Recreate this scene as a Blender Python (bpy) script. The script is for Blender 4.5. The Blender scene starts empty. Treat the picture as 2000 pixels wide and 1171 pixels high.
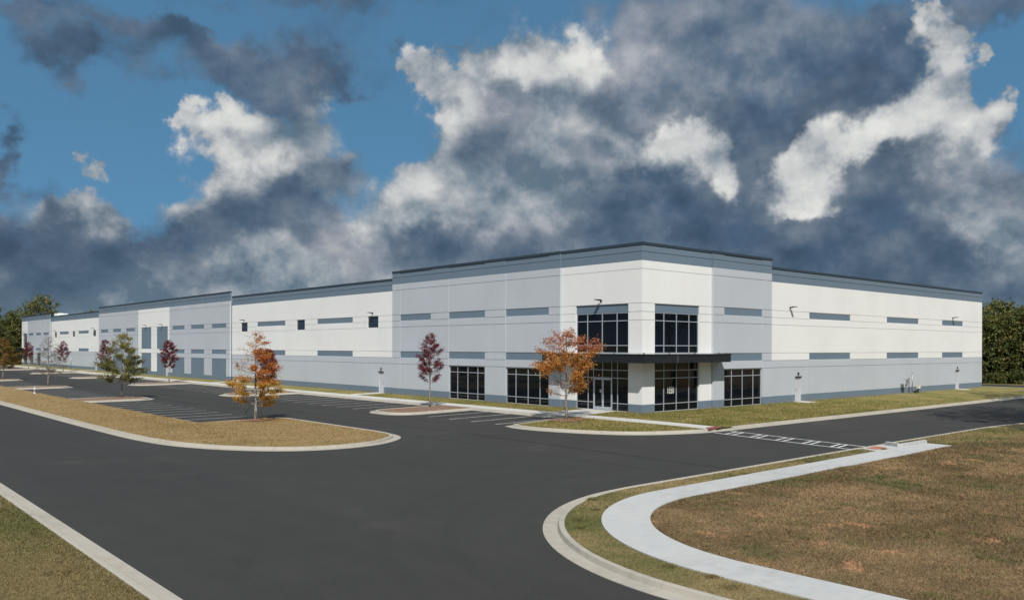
import bpy, math
from mathutils import Vector, Euler, Matrix
scene = bpy.context.scene

# ---------------------------------------------------------------- camera
CAM = Vector((-45.871, -38.325, 4.669))
HEAD = math.radians(48.790)          # heading of the view, measured from +X towards +Y
cam_data = bpy.data.cameras.new("camera")
cam_data.sensor_width = 36.0
cam_data.lens = 36.0 * 1619.8 / 2000.0
cam_data.shift_y = 92.76 / 2000.0
cam_data.clip_end = 6000.0
cam = bpy.data.objects.new("camera", cam_data)
scene.collection.objects.link(cam)
fwd = Vector((math.cos(HEAD), math.sin(HEAD), 0.0))
cam.matrix_world = (Matrix.Translation(CAM) @ fwd.to_track_quat('-Z', 'Y').to_matrix().to_4x4()
                    @ Matrix.Rotation(math.radians(0.1512), 4, 'Z'))
scene.camera = cam

# ---------------------------------------------------------------- sun
LIGHT = Vector((1.0, 1.257, -1.70)).normalized()   # direction the sunlight travels
sun_data = bpy.data.lights.new("sun", 'SUN')
sun_data.energy = 4.3
sun_data.angle = math.radians(0.53)
sun_data.color = (1.0, 0.955, 0.89)
sun = bpy.data.objects.new("sun", sun_data)
scene.collection.objects.link(sun)
sun.rotation_euler = LIGHT.to_track_quat('-Z', 'Y').to_euler()
sun.location = (0, -60, 80)
SUN_EL = math.asin(-LIGHT.z)
SUN_AZ = math.atan2(-LIGHT.x, -LIGHT.y)            # clockwise from +Y

# ---------------------------------------------------------------- exposure
scene.view_settings.view_transform = 'Standard'
scene.view_settings.look = 'None'
scene.view_settings.exposure = 0.0
scene.view_settings.gamma = 1.0
scene.view_settings.use_curve_mapping = False

# ---------------------------------------------------------------- sky: clear blue with banks of cumulus
world = bpy.data.worlds.new("World")
scene.world = world
world.use_nodes = True
WT = world.node_tree
WT.nodes.clear()

class N:
    """tiny expression helper for shader node trees"""
    def __init__(self, tree): self.t = tree
    def node(self, kind, **kw):
        n = self.t.nodes.new(kind)
        for k, v in kw.items(): setattr(n, k, v)
        return n
    def put(self, sock, v):
        if hasattr(v, 'is_output'): self.t.links.new(v, sock)
        else: sock.default_value = v
    def m(self, op, a, b=0.0, c=0.0, clamp=False):
        n = self.node('ShaderNodeMath', operation=op, use_clamp=clamp)
        self.put(n.inputs[0], a); self.put(n.inputs[1], b)
        if len(n.inputs) > 2: self.put(n.inputs[2], c)
        return n.outputs[0]
    def v(self, op, a, b=(0, 0, 0)):
        n = self.node('ShaderNodeVectorMath', operation=op)
        self.put(n.inputs[0], a)
        if op == 'SCALE': self.put(n.inputs[3], b)
        else: self.put(n.inputs[1], b)
        return n.outputs[1] if op in ('DOT_PRODUCT', 'LENGTH') else n.outputs[0]
    def noise(self, vec, scale, detail=6.0, rough=0.55, dist=0.0, lac=2.0):
        n = self.node('ShaderNodeTexNoise')
        self.put(n.inputs['Vector'], vec)
        n.inputs['Scale'].default_value = scale; n.inputs['Detail'].default_value = detail
        n.inputs['Roughness'].default_value = rough; n.inputs['Distortion'].default_value = dist
        n.inputs['Lacunarity'].default_value = lac
        return n.outputs[0]
    def ramp(self, fac, stops, interp='LINEAR'):
        n = self.node('ShaderNodeValToRGB'); r = n.color_ramp; r.interpolation = interp
        while len(r.elements) < len(stops): r.elements.new(0.5)
        for e, (p, c) in zip(r.elements, stops):
            e.position = p; e.color = (*c, 1.0) if len(c) == 3 else c
        self.put(n.inputs[0], fac)
        return n.outputs[0]
    def mix(self, fac, a, b, blend='MIX'):
        n = self.node('ShaderNodeMix', data_type='RGBA', blend_type=blend)
        self.put(n.inputs[0], fac); self.put(n.inputs[6], a); self.put(n.inputs[7], b)
        return n.outputs[2]
    def smooth(self, x, lo, hi):
        n = self.node('ShaderNodeMapRange', interpolation_type='SMOOTHSTEP')
        self.put(n.inputs[0], x); self.put(n.inputs[1], lo); self.put(n.inputs[2], hi)
        return n.outputs[0]

def build_sky():
    E = N(WT)
    out = E.node('ShaderNodeOutputWorld')
    bg = E.node('ShaderNodeBackground')
    bg.inputs[1].default_value = 0.10
    sky = E.node('ShaderNodeTexSky', sky_type='NISHITA')
    sky.sun_disc = False
    sky.sun_elevation = SUN_EL
    sky.sun_rotation = SUN_AZ
    sky.air_density = 1.0; sky.dust_density = 0.3; sky.ozone_density = 2.5
    d = E.v('NORMALIZE', E.node('ShaderNodeTexCoord').outputs['Generated'])
    # bearing and elevation of each direction of the sky
    right = (math.sin(HEAD), -math.cos(HEAD), 0.0)
    az = E.m('ARCTAN2', E.v('DOT_PRODUCT', d, right), E.v('DOT_PRODUCT', d, tuple(fwd)))
    sep = E.node('ShaderNodeSeparateXYZ'); E.put(sep.inputs[0], d)
    el = E.m('ARCSINE', sep.outputs[2])
    def off(v): return E.v('ADD', d, v)
    # deep autumn blue: the clear sky keeps its high-elevation colour well down
    E.put(sky.inputs[0], E.v('NORMALIZE', off((0.0, 0.0, 0.45))))
    # broken outlines: every bank is pushed about by two octaves of turbulence
    w1 = E.noise(d, 9.0, 5.0, 0.60); w2 = E.noise(off((7.3, 1.1, 3.7)), 9.0, 5.0, 0.60)
    azw = E.m('MULTIPLY_ADD', E.m('SUBTRACT', w1, 0.5), 0.20, az)
    elw = E.m('MULTIPLY_ADD', E.m('SUBTRACT', w2, 0.5), 0.17, el)
    cmb = E.node('ShaderNodeCombineXYZ'); E.put(cmb.inputs[0], azw); E.put(cmb.inputs[1], elw); where = cmb.outputs[0]
    def banks(lst):
        tot = None
        for (px, py, sx, sy, amp) in lst:
            a0 = math.atan((px - 1000) / 1619.8)
            e0 = math.atan((678 - py) / 1619.8 * math.cos(a0))
            sa = sx / 1619.8 * math.cos(a0) ** 2; se = sy / 1619.8 * math.cos(a0)
            n = E.node('ShaderNodeVectorMath', operation='MULTIPLY_ADD')
            E.put(n.inputs[0], where); n.inputs[1].default_value = (1 / sa, 1 / se, 0); n.inputs[2].default_value = (-a0 / sa, -e0 / se, 0)
            g = E.m('POWER', 0.36788, E.v('DOT_PRODUCT', n.outputs[0], n.outputs[0]))
            tot = E.m('MULTIPLY', g, amp) if tot is None else E.m('MULTIPLY_ADD', g, amp, tot)
        return tot
    pale = banks([
        (448, 232, 62, 46, 1.0), (470, 300, 60, 55, .9), (520, 350, 75, 40, .9), (605, 240, 80, 60, .75),
        (172, 325, 36, 18, .7), (165, 420, 70, 40, .8), (400, 405, 110, 40, .7), (640, 330, 60, 25, .5),
        (905, 150, 60, 70, .8), (872, 215, 42, 70, .8), (1000, 100, 60, 60, 1.0), (1140, 95, 80, 75, 1.0),
        (1080, 190, 170, 90, .9), (1330, 290, 110, 60, 1.0), (1620, 290, 170, 80, 1.1), (1770, 250, 130, 80, 1.1),
        (1825, 120, 42, 90, 1.0), (1915, 232, 80, 42, 1.0), (1400, 370, 60, 55, 1.0), (1570, 395, 75, 60, 1.0),
        (800, 380, 150, 75, 1.0), (560, 525, 190, 70, .9), (1050, 330, 130, 120, .9), (1900, 450, 150, 90, 1.0),
        (240, 560, 190, 50, .8), (1090, 410, 190, 90, .9), (1110, 300, 120, 90, .6), (1960, 390, 130, 100, .9), (700, 470, 160, 70, .7), (1000, 640, 1500, 130, 1.0), (1000, 690, 2600, 150, 1.0)])
    dark = banks([
        (430, 112, 185, 62, 1.15), (125, 112, 65, 42, .95), (540, 165, 90, 44, 1.0), (300, 60, 120, 26, .62), (690, 182, 46, 17, .62),
        (795, 115, 20, 18, .52), (600, -8, 230, 30, .75), (60, 14, 130, 30, .62), (8, 335, 34, 50, .85),
        (50, 480, 190, 80, 1.1), (330, 495, 120, 58, .95), (420, 440, 70, 36, .7), (560, 400, 120, 58, .95), (700, 330, 95, 36, .75),
        (660, 450, 130, 55, .8), (950, 265, 75, 85, .8), (1010, 205, 70, 46, .6), (1300, 50, 180, 90, 1.1), (1490, 120, 220, 110, 1.25),
        (1660, 170, 150, 80, 1.1), (1250, 200, 140, 58, .95), (1488, 285, 72, 62, 1.7), (1690, 335, 60, 40, .9), (1160, 320, 60, 40, .7),
        (1250, 420, 250, 62, 1.1), (1480, 470, 330, 70, 1.2), (1790, 345, 110, 58, 1.0), (1985, 330, 75, 110, 1.0), (930, 480, 130, 55, .9),
        (1960, 24, 220, 40, .9), (1640, 540, 360, 80, 1.0), (1100, 560, 360, 70, .9), (1900, 590, 250, 60, .6), (90, 560, 160, 60, .5), (420, 560, 130, 36, .45), (780, 500, 110, 36, .55), (1000, 660, 2400, 60, .35),
        (1335, 295, 55, 32, -.8), (1615, 300, 75, 40, -.9), (1405, 372, 36, 34, -.8), (1565, 400, 44, 40, -.9), (1770, 255, 90, 42, -.8),
        (800, 375, 100, 44, -.8), (1140, 95, 60, 55, -.8), (1825, 120, 30, 80, -.7), (570, 525, 120, 40, -.4), (1900, 455, 90, 50, -.5)])
    glow = banks([
        (448, 240, 60, 55, .50), (505, 340, 75, 40, .50), (165, 415, 60, 30, .15), (872, 225, 45, 80, .40), (1000, 100, 60, 60, .60), (1140, 90, 70, 65, .60),
        (1335, 288, 80, 40, .50), (1600, 290, 110, 50, .42), (1770, 250, 110, 60, .42), (1828, 120, 45, 90, .42), (1915, 232, 70, 40, .48),
        (1400, 370, 45, 45, .45), (1568, 398, 60, 50, .50), (815, 375, 110, 45, .28), (560, 520, 120, 45, .16), (172, 325, 40, 20, .1), (1900, 450, 110, 50, .12)])
    n1 = E.noise(E.v('MULTIPLY', d, (1.0, 1.0, 1.25)), 8.0, 6.0, 0.56)
    nu = E.noise(E.v('MULTIPLY', off((0.0, 0.0, 0.022)), (1.0, 1.0, 1.25)), 8.0, 6.0, 0.56)
    n2 = E.noise(off((3.1, 5.2, 1.7)), 26.0, 4.0, 0.60)
    n3 = E.noise(off((1.3, 2.2, 8.7)), 3.4, 3.0, 0.52)
    # the same weather carries on round the rest of the sky
    beyond = E.m('MAXIMUM', E.smooth(E.m('ABSOLUTE', az), 0.60, 0.95), E.smooth(el, 0.40, 0.60))
    low = E.m('SUBTRACT', 1.0, E.smooth(el, 0.05, 0.20))
    pale = E.m('MULTIPLY_ADD', beyond, E.m('MULTIPLY_ADD', E.m('SUBTRACT', n3, 0.5), 3.0, E.m('MULTIPLY_ADD', low, .6, .45)), pale)
    dark = E.m('MULTIPLY_ADD', beyond, E.m('MULTIPLY_ADD', E.m('SUBTRACT', w2, 0.5), 2.4, E.m('MULTIPLY_ADD', low, .8, .30)), dark)
    fp_ = E.m('ADD', pale, E.m('MULTIPLY_ADD', E.m('SUBTRACT', n1, 0.5), 1.25, E.m('MULTIPLY', E.m('SUBTRACT', n2, 0.5), 0.38)))
    fd_ = E.m('ADD', dark, E.m('MULTIPLY_ADD', E.m('SUBTRACT', nu, 0.5), 1.6, E.m('MULTIPLY', E.m('SUBTRACT', n2, 0.5), 0.45)))
    mp = E.smooth(fp_, 0.26, E.m('MULTIPLY_ADD', E.smooth(w2, .42, .58), .35, .46))
    md = E.smooth(fd_, E.m('MULTIPLY_ADD', E.smooth(n3, .40, .60), .22, .02), E.m('MULTIPLY_ADD', E.smooth(n3, .40, .60), -.10, 1.02))
    # pale cumulus: lit crowns, lavender hollows
    lum = E.m('MULTIPLY_ADD', E.m('SUBTRACT', n1, nu), 2.3, E.m('ADD', glow, E.m('MULTIPLY_ADD', beyond, .25, .27)))
    lum = E.m('MULTIPLY_ADD', E.m('SUBTRACT', n2, 0.5), 0.60, lum)
    lum = E.m('MULTIPLY_ADD', E.m('SUBTRACT', w1, 0.5), 1.05, lum)
    lum = E.m('SUBTRACT', lum, E.m('MULTIPLY', E.m('SUBTRACT', 1.0, E.smooth(el, 0.02, 0.14)), 0.24))
    cp = E.ramp(lum, [(0.0, (.115, .175, .235)), (0.22, (.215, .27, .325)), (0.45, (.37, .405, .44)), (0.66, (.565, .58, .585)), (1.0, (.76, .765, .74))])
    # slate banks in front of them, some in half light
    tone = banks([(1300, 40, 220, 90, .30), (1480, 110, 230, 90, .24), (1700, 190, 120, 70, .05), (1060, 330, 170, 120, .34), (640, 300, 150, 70, .26), (720, 420, 190, 60, .22),
                  (960, 250, 90, 80, .22), (430, 115, 200, 60, .02), (60, 470, 200, 70, -.16), (330, 495, 110, 40, -.06), (1940, 330, 130, 90, .16), (1820, 440, 180, 60, .12),
                  (1960, 25, 240, 40, .16), (1350, 200, 60, 60, .22), (600, 520, 260, 60, .26), (200, 565, 220, 50, .16), (1250, 330, 120, 50, .18)])
    ld = E.m('MULTIPLY_ADD', E.m('SUBTRACT', n1, nu), 1.5, E.m('ADD', tone, 0.30))
    ld = E.m('MULTIPLY_ADD', E.m('SUBTRACT', w2, 0.5), 1.2, ld)
    ld = E.m('MULTIPLY_ADD', E.m('SUBTRACT', n2, 0.5), 0.30, ld)
    cd = E.ramp(ld, [(0.0, (.044, .078, .125)), (0.25, (.070, .115, .180)), (0.48, (.125, .172, .235)), (0.72, (.245, .275, .33)), (1.0, (.44, .455, .485))])
    cp = E.v('SCALE', cp, 10.0); cd = E.v('SCALE', cd, 10.0)
    blue = E.v('MULTIPLY', sky.outputs[0], (1.06, 1.56, 1.44))
    col = E.mix(mp, blue, cp)
    col = E.mix(E.m('MULTIPLY', md, 0.92), col, cd)
    E.put(bg.inputs[0], col)
    WT.links.new(bg.outputs[0], out.inputs[0])
    world.cycles.sampling_method = 'MANUAL'
    world.cycles.sample_map_resolution = 256
build_sky()

# ================================================================ helpers
import random, bmesh
import numpy as np
from mathutils import geometry as mgeo, noise as mnoise
COL = scene.collection

def zg(x, y):
    """finished level of the paving: falls gently away from the building"""
    dx = max(-x, 0.0, x - 64.0); dy = max(-y, 0.0, y - 206.0)
    return -0.11 - 0.39 * (1.0 - math.exp(-math.hypot(dx, dy) / 14.0))

def tag(o, label=None, cat=None, group=None, kind=None):
    if label: o['label'] = label
    if cat: o['category'] = cat
    if group: o['group'] = group
    if kind: o['kind'] = kind
    return o

def empty(name, loc=(0, 0, 0), rz=0.0):
    o = bpy.data.objects.new(name, None)
    o.empty_display_size = 0.3
    o.location = loc; o.rotation_euler = (0, 0, rz)
    COL.objects.link(o)
    return o

def link(name, me, parent=None, loc=None):
    o = bpy.data.objects.new(name, me)
    COL.objects.link(o)
    if parent is not None: o.parent = parent
    if loc is not None: o.location = loc
    return o

class MB:
    """collects faces and links them as one mesh object"""
    def __init__(self): self.v = []; self.f = []; self.mi = []
    def quad(self, a, b, c, d, mi=0):
        n = len(self.v); self.v += [tuple(a), tuple(b), tuple(c), tuple(d)]
        self.f.append((n, n + 1, n + 2, n + 3)); self.mi.append(mi)
    def poly(self, pts, mi=0):
        n = len(self.v); self.v += [tuple(p) for p in pts]
        self.f.append(tuple(range(n, n + len(pts)))); self.mi.append(mi)
    def box(self, a, b, mi=0):
        x0, y0, z0 = (min(a[i], b[i]) for i in range(3)); x1, y1, z1 = (max(a[i], b[i]) for i in range(3))
        n = len(self.v)
        self.v += [(x0, y0, z0), (x1, y0, z0), (x1, y1, z0), (x0, y1, z0), (x0, y0, z1), (x1, y0, z1), (x1, y1, z1), (x0, y1, z1)]
        for q in ((0, 3, 2, 1), (4, 5, 6, 7), (0, 1, 5, 4), (1, 2, 6, 5), (2, 3, 7, 6), (3, 0, 4, 7)):
            self.f.append(tuple(n + i for i in q)); self.mi.append(mi)
    def tube(self, pts, radii, sides=6, mi=0, caps=True):
        pts = [Vector(p) for p in pts]; n0 = len(self.v); up = None
        for i, p in enumerate(pts):
            t = (pts[min(i + 1, len(pts) - 1)] - pts[max(i - 1, 0)])
            t = t.normalized() if t.length > 1e-9 else Vector((0, 0, 1))
            if up is None: up = t.orthogonal().normalized()
            else:
                up = up - t * up.dot(t)
                up = up.normalized() if up.length > 1e-6 else t.orthogonal().normalized()
            s = t.cross(up); r = radii[i] if hasattr(radii, '__len__') else radii
            for k in range(sides):
                a = 2 * math.pi * k / sides
                self.v.append(tuple(p + up * (math.cos(a) * r) + s * (math.sin(a) * r)))
        for i in range(len(pts) - 1):
            for k in range(sides):
                a = n0 + i * sides + k; b = n0 + i * sides + (k + 1) % sides
                self.f.append((a, b, b + sides, a + sides)); self.mi.append(mi)
        if caps:
            self.f.append(tuple(n0 + k for k in reversed(range(sides)))); self.mi.append(mi)
            e = n0 + (len(pts) - 1) * sides
            self.f.append(tuple(e + k for k in range(sides))); self.mi.append(mi)
    def lathe(self, prof, c=(0, 0, 0), sides=16, mi=0):
        n0 = len(self.v)
        for r, z in prof:
            for k in range(sides):
                a = 2 * math.pi * k / sides
                self.v.append((c[0] + r * math.cos(a), c[1] + r * math.sin(a), c[2] + z))
        for i in range(len(prof) - 1):
            for k in range(sides):
                a = n0 + i * sides + k; b = n0 + i * sides + (k + 1) % sides
                self.f.append((a, b, b + sides, a + sides)); self.mi.append(mi)
        self.f.append(tuple(n0 + k for k in reversed(range(sides)))); self.mi.append(mi)
        e = n0 + (len(prof) - 1) * sides
        self.f.append(tuple(e + k for k in range(sides))); self.mi.append(mi)
    def mesh(self, name, mats, smooth=False):
        me = bpy.data.meshes.new(name)
        me.from_pydata(self.v, [], self.f)
        for m in (mats if isinstance(mats, (list, tuple)) else [mats]): me.materials.append(m)
        if any(self.mi): me.polygons.foreach_set('material_index', self.mi)
        if smooth: me.polygons.foreach_set('use_smooth', [True] * len(self.f))
        me.update()
        return me
    def build(self, name, mats, parent=None, smooth=False, loc=None):
        return link(name, self.mesh(name, mats, smooth), parent, loc)

# ================================================================ materials
def new_mat(name):
    m = bpy.data.materials.new(name); m.use_nodes = True
    t = m.node_tree; t.nodes.clear()
    e = N(t); out = e.node('ShaderNodeOutputMaterial'); b = e.node('ShaderNodeBsdfPrincipled')
    t.links.new(b.outputs[0], out.inputs[0])
    return m, e, b, out

def bump(e, b, h, strength, dist=0.02):
    n = e.node('ShaderNodeBump'); n.inputs['Strength'].default_value = strength
    n.inputs['Distance'].default_value = dist
    e.put(n.inputs['Height'], h); e.put(b.inputs['Normal'], n.outputs[0])

def pos(e): return e.node('ShaderNodeNewGeometry').outputs['Position']
def shade(c, k): return tuple(min(1.0, max(0.0, v * k)) for v in c)

def painted_wall(name, col):
    m, e, b, _ = new_mat(name); p = pos(e)
    big = e.noise(p, 0.22, 3, .5); fine = e.noise(p, 9.0, 4, .6)
    streak = e.noise(e.v('MULTIPLY', p, (1.6, 1.6, .12)), 1.0, 4, .6)
    k = e.m('ADD', e.m('MULTIPLY', big, .8), e.m('MULTIPLY', streak, .2))
    c = e.ramp(k, [(.30, shade(col, .95)), (.52, col), (.72, shade(col, 1.03))])
    c = e.mix(e.m('MULTIPLY', fine, .10), c, (*shade(col, .8), 1))
    sep = e.node('ShaderNodeSeparateXYZ'); e.put(sep.inputs[0], p)
    runs = e.smooth(e.noise(e.v('MULTIPLY', p, (2.6, 2.6, .05)), 1.0, 5, .65), .56, .74)
    splash = e.m('MULTIPLY', e.m('SUBTRACT', 1.0, e.smooth(sep.outputs[2], .05, .42)), e.smooth(streak, .35, .65))
    c = e.mix(e.m('MULTIPLY', runs, .10), c, (*shade(col, .72), 1))
    c = e.mix(e.m('MULTIPLY', splash, .35), c, (.26, .20, .14, 1))
    e.put(b.inputs['Base Color'], c); b.inputs['Roughness'].default_value = .72
    b.inputs['Specular IOR Level'].default_value = .25
    bump(e, b, fine, .12, .01)
    return m

def plain(name, col, rough=.5, metal=0.0, var=.12, scale=6.0, spec=.5, bmp=0.0):
    m, e, b, _ = new_mat(name); p = pos(e)
    n = e.noise(p, scale, 5, .6)
    c = e.ramp(n, [(.3, shade(col, 1 - var)), (.7, shade(col, 1 + var))])
    e.put(b.inputs['Base Color'], c); b.inputs['Roughness'].default_value = rough
    b.inputs['Metallic'].default_value = metal; b.inputs['Specular IOR Level'].default_value = spec
    if bmp: bump(e, b, n, bmp, .02)
    return m

def concrete(name, col, stain=(.30, .21, .12), stain_amt=.35):
    m, e, b, _ = new_mat(name); p = pos(e)
    big = e.noise(p, .35, 4, .6); mid = e.noise(p, 2.5, 5, .6); fine = e.noise(p, 45., 3, .6)
    rnd = e.node('ShaderNodeObjectInfo').outputs['Random']
    k = e.m('ADD', e.m('MULTIPLY', big, .45), e.m('MULTIPLY', mid, .55))
    k = e.m('ADD', k, e.m('MULTIPLY', e.m('SUBTRACT', rnd, .5), .10))
    c = e.ramp(k, [(.30, shade(col, .80)), (.5, col), (.72, shade(col, 1.07))])
    st = e.smooth(e.noise(e.v('ADD', p, (31., 7., 2.)), .9, 6, .68), .56, .74)
    c = e.mix(e.m('MULTIPLY', st, stain_amt), c, (*stain, 1))
    c = e.mix(e.m('MULTIPLY', fine, .14), c, (*shade(col, .6), 1))
    e.put(b.inputs['Base Color'], c); b.inputs['Roughness'].default_value = .85
    b.inputs['Specular IOR Level'].default_value = .25
    bump(e, b, e.m('ADD', fine, mid), .25, .01)
    return m

def asphalt(name):
    m, e, b, _ = new_mat(name); p = pos(e)
    col = (.0400, .0385, .0365)
    sep = e.node('ShaderNodeSeparateXYZ'); e.put(sep.inputs[0], p); X, Y = sep.outputs[0], sep.outputs[1]
    big = e.noise(p, .055, 4, .55); mid = e.noise(p, .8, 5, .6); fine = e.noise(p, 38., 3, .7)
    k = e.m('ADD', e.m('MULTIPLY', big, .6), e.m('MULTIPLY', mid, .4))
    c = e.ramp(k, [(.32, shade(col, .86)), (.5, col), (.7, shade(col, 1.18))])
    # roller streaks and paving seams along the lanes
    s1 = e.noise(e.v('MULTIPLY', p, (1.4, .035, 1.)), 1.0, 4, .6)
    lot = e.m('MULTIPLY', e.smooth(X, -26., -24.), e.smooth(Y, 4., 10.))
    c = e.mix(e.m('MULTIPLY', lot, e.m('MULTIPLY', e.smooth(s1, .50, .66), .45)), c, (*shade(col, .60), 1))
    wob = e.m('MULTIPLY', e.m('SUBTRACT', e.noise(p, .25, 3), .5), .35)
    for x0, wd, a in ((-15.9, .16, .55), (-13.0, .10, .35), (-18.6, .10, .35), (-33.6, .45, .14), (-35.2, .45, .14), (-36.6, .45, .12), (-38.1, .45, .12)):
        d = e.m('ABSOLUTE', e.m('SUBTRACT', e.m('ADD', X, wob), x0))
        line = e.m('SUBTRACT', 1.0, e.smooth(d, wd * .4, wd * 2.2))
        c = e.mix(e.m('MULTIPLY', line, a), c, (*shade(col, .45), 1))
    d = e.m('ABSOLUTE', e.m('SUBTRACT', e.m('ADD', Y, wob), -13.9))
    line = e.m('MULTIPLY', e.m('SUBTRACT', 1.0, e.smooth(d, .05, .2)), e.smooth(X, -9., -7.))
    c = e.mix(e.m('MULTIPLY', line, .45), c, (*shade(col, .5), 1))
    for cx_, cy_, r_, a_ in ((-22.0, -27.5, 12.6, .20), (-22.0, -27.5, 14.4, .20), (-22.0, -27.5, 10.4, .12), (-42., 12., 17.0, .10)):
        rr_ = e.v('LENGTH', e.v('SUBTRACT', e.v('MULTIPLY', p, (1, 1, 0)), (cx_, cy_, 0)))
        dd = e.m('ABSOLUTE', e.m('SUBTRACT', e.m('ADD', rr_, e.m('MULTIPLY', wob, 1.2)), r_))
        c = e.mix(e.m('MULTIPLY', e.m('SUBTRACT', 1.0, e.smooth(dd, .05, .38)), e.m('MULTIPLY', mid, a_ * 2)), c, (*shade(col, .66), 1))
    dust = e.smooth(e.noise(e.v('ADD', p, (3., 9., 0.)), .16, 6, .7), .54, .74)
    c = e.mix(e.m('MULTIPLY', dust, .34), c, (.085, .08, .072, 1))
    spots = e.smooth(e.noise(e.v('ADD', p, (13., 2., 0.)), .55, 2, .5), .70, .76)
    c = e.mix(e.m('MULTIPLY', spots, .35), c, (*shade(col, .62), 1))
    c = e.mix(e.m('MULTIPLY', e.smooth(fine, .42, .75), .30), c, (.105, .103, .10, 1))
    e.put(b.inputs['Base Color'], c); b.inputs['Roughness'].default_value = .88
    b.inputs['Specular IOR Level'].default_value = .22
    bump(e, b, fine, .35, .008)
    return m

def turf(name, dry, mid, green, soil, green_lo=.50, green_hi=.66, soil_lo=.68, soil_hi=.76, stripe=None, dark=.75):
    """one colour field for the turf sheet and for the blades that stand on it"""
    m, e, b, _ = new_mat(name); p = pos(e)
    p = e.v('MULTIPLY', p, (1., 1., 0.))
    a = e.noise(p, .30, 6, .62); g = e.noise(e.v('ADD', p, (17., 5., 0.)), .20, 6, .66)
    f = e.noise(p, 7.0, 6, .72); s = e.noise(e.v('ADD', p, (41., 23., 0.)), .62, 5, .62)
    c = e.mix(e.smooth(a, .36, .64), (*dry, 1), (*mid, 1))
    c = e.mix(e.smooth(e.m('MULTIPLY_ADD', e.m('SUBTRACT', f, .5), .25, g), green_lo, green_hi), c, (*green, 1))
    c = e.mix(e.m('MULTIPLY', e.smooth(e.m('MULTIPLY_ADD', e.m('SUBTRACT', f, .5), .30, s), soil_lo, soil_hi), .85), c, (*soil, 1))
    if stripe:
        w = e.noise(e.v('MULTIPLY', p, stripe), 1.0, 4, .6)
        c = e.mix(e.m('MULTIPLY', e.smooth(w, .45, .62), .35), c, (*shade(green, .9), 1))
    c = e.mix(e.smooth(f, .38, .62), e.mix(1.0, c, (dark, dark, dark, 1), 'MULTIPLY'), c)
    at = e.node('ShaderNodeAttribute'); at.attribute_name = 'tone'
    # blades carry a tone of 0.6..1.4 each; the sheet has none and stays as it is
    k = e.m('ADD', at.outputs['Fac'], e.m('SUBTRACT', 1.0, e.m('GREATER_THAN', at.outputs['Fac'], .01)))
    c = e.v('SCALE', c, k)
    e.put(b.inputs['Base Color'], c); b.inputs['Roughness'].default_value = .9
    b.inputs['Specular IOR Level'].default_value = .12
    bump(e, b, e.m('ADD', f, e.noise(p, 22., 4, .7)), .8, .05)
    return m

def mulch_mat(name):
    m, e, b, _ = new_mat(name); p = pos(e)
    v = e.node('ShaderNodeTexVoronoi'); v.inputs['Scale'].default_value = 14.; e.put(v.inputs['Vector'], p)
    n = e.noise(p, 3.0, 5, .65)
    c = e.ramp(e.m('ADD', e.m('MULTIPLY', v.outputs['Color'], .5), e.m('MULTIPLY', n, .5)),
               [(.25, (.13, .080, .055)), (.5, (.26, .170, .120)), (.75, (.38, .27, .20))])
    e.put(b.inputs['Base Color'], c); b.inputs['Roughness'].default_value = .95
    b.inputs['Specular IOR Level'].default_value = .1
    bump(e, b, v.outputs['Distance'], 1.0, .06)
    return m

def glass_mat(name, col=(.004, .006, .009), ior=1.42):
    m, e, b, _ = new_mat(name); p = pos(e)
    b.inputs['Base Color'].default_value = (*col, 1)
    b.inputs['Roughness'].default_value = .02
    b.inputs['IOR'].default_value = ior
    bump(e, b, e.noise(p, .9, 2, .4), .10, .06)
    return m

def leaf_mat(name):
    m = bpy.data.materials.new(name); m.use_nodes = True
    t = m.node_tree; t.nodes.clear(); e = N(t)
    out = e.node('ShaderNodeOutputMaterial')
    at = e.node('ShaderNodeAttribute'); at.attribute_name = 'leaf'
    dif = e.node('ShaderNodeBsdfPrincipled'); dif.inputs['Roughness'].default_value = .6
    dif.inputs['Specular IOR Level'].default_value = .25
    tr = e.node('ShaderNodeBsdfTranslucent'); mx = e.node('ShaderNodeMixShader')
    e.put(dif.inputs['Base Color'], at.outputs['Color'])
    e.put(tr.inputs['Color'], e.v('SCALE', at.outputs['Color'], 1.15))
    mx.inputs[0].default_value = .32
    t.links.new(dif.outputs[0], mx.inputs[1]); t.links.new(tr.outputs[0], mx.inputs[2])
    t.links.new(mx.outputs[0], out.inputs[0])
    return m

def bark_mat(name, a, bcol, scale=9.):
    m, e, b, _ = new_mat(name); p = pos(e)
    n = e.noise(e.v('MULTIPLY', p, (1., 1., .45)), scale, 5, .7)
    e.put(b.inputs['Base Color'], e.ramp(n, [(.40, a), (.58, bcol)]))
    b.inputs['Roughness'].default_value = .9; b.inputs['Specular IOR Level'].default_value = .15
    bump(e, b, n, .6, .02)
    return m

M = {}
M['white'] = painted_wall('paint_white', (.800, .800, .785))
M['grey'] = painted_wall('paint_light_grey', (.485, .515, .560))
M['blue'] = painted_wall('paint_slate_blue', (.150, .205, .262))
M['coping'] = plain('coping_dark_metal', (.045, .068, .092), .45, .3, .1)
M['canopy'] = plain('canopy_charcoal_metal', (.020, .023, .028), .42, .2, .15)
M['alu'] = plain('window_frame_aluminium', (.50, .54, .59), .38, .35, .06, 3.)
M['alu_dark'] = plain('window_frame_bronze', (.10, .10, .10), .45, .3, .1)
M['glass'] = glass_mat('tinted_glass')
M['glass_sky'] = glass_mat('glass_sky_reflection', (.020, .034, .052), 1.6)  # small upper panes: reflected sky is put into the bluish base colour
M['roof'] = plain('roof_membrane', (.62, .62, .60), .8)
M['dark'] = plain('black_metal', (.018, .018, .020), .45, .2)
M['steel'] = plain('galvanised_steel', (.36, .37, .38), .5, .6)
M['doorpaint'] = plain('door_paint', (.50, .515, .54), .5, 0., .04, 2.)
M['kerb'] = concrete('kerb_concrete', (.420, .388, .330), (.34, .24, .14), .40)
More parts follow.
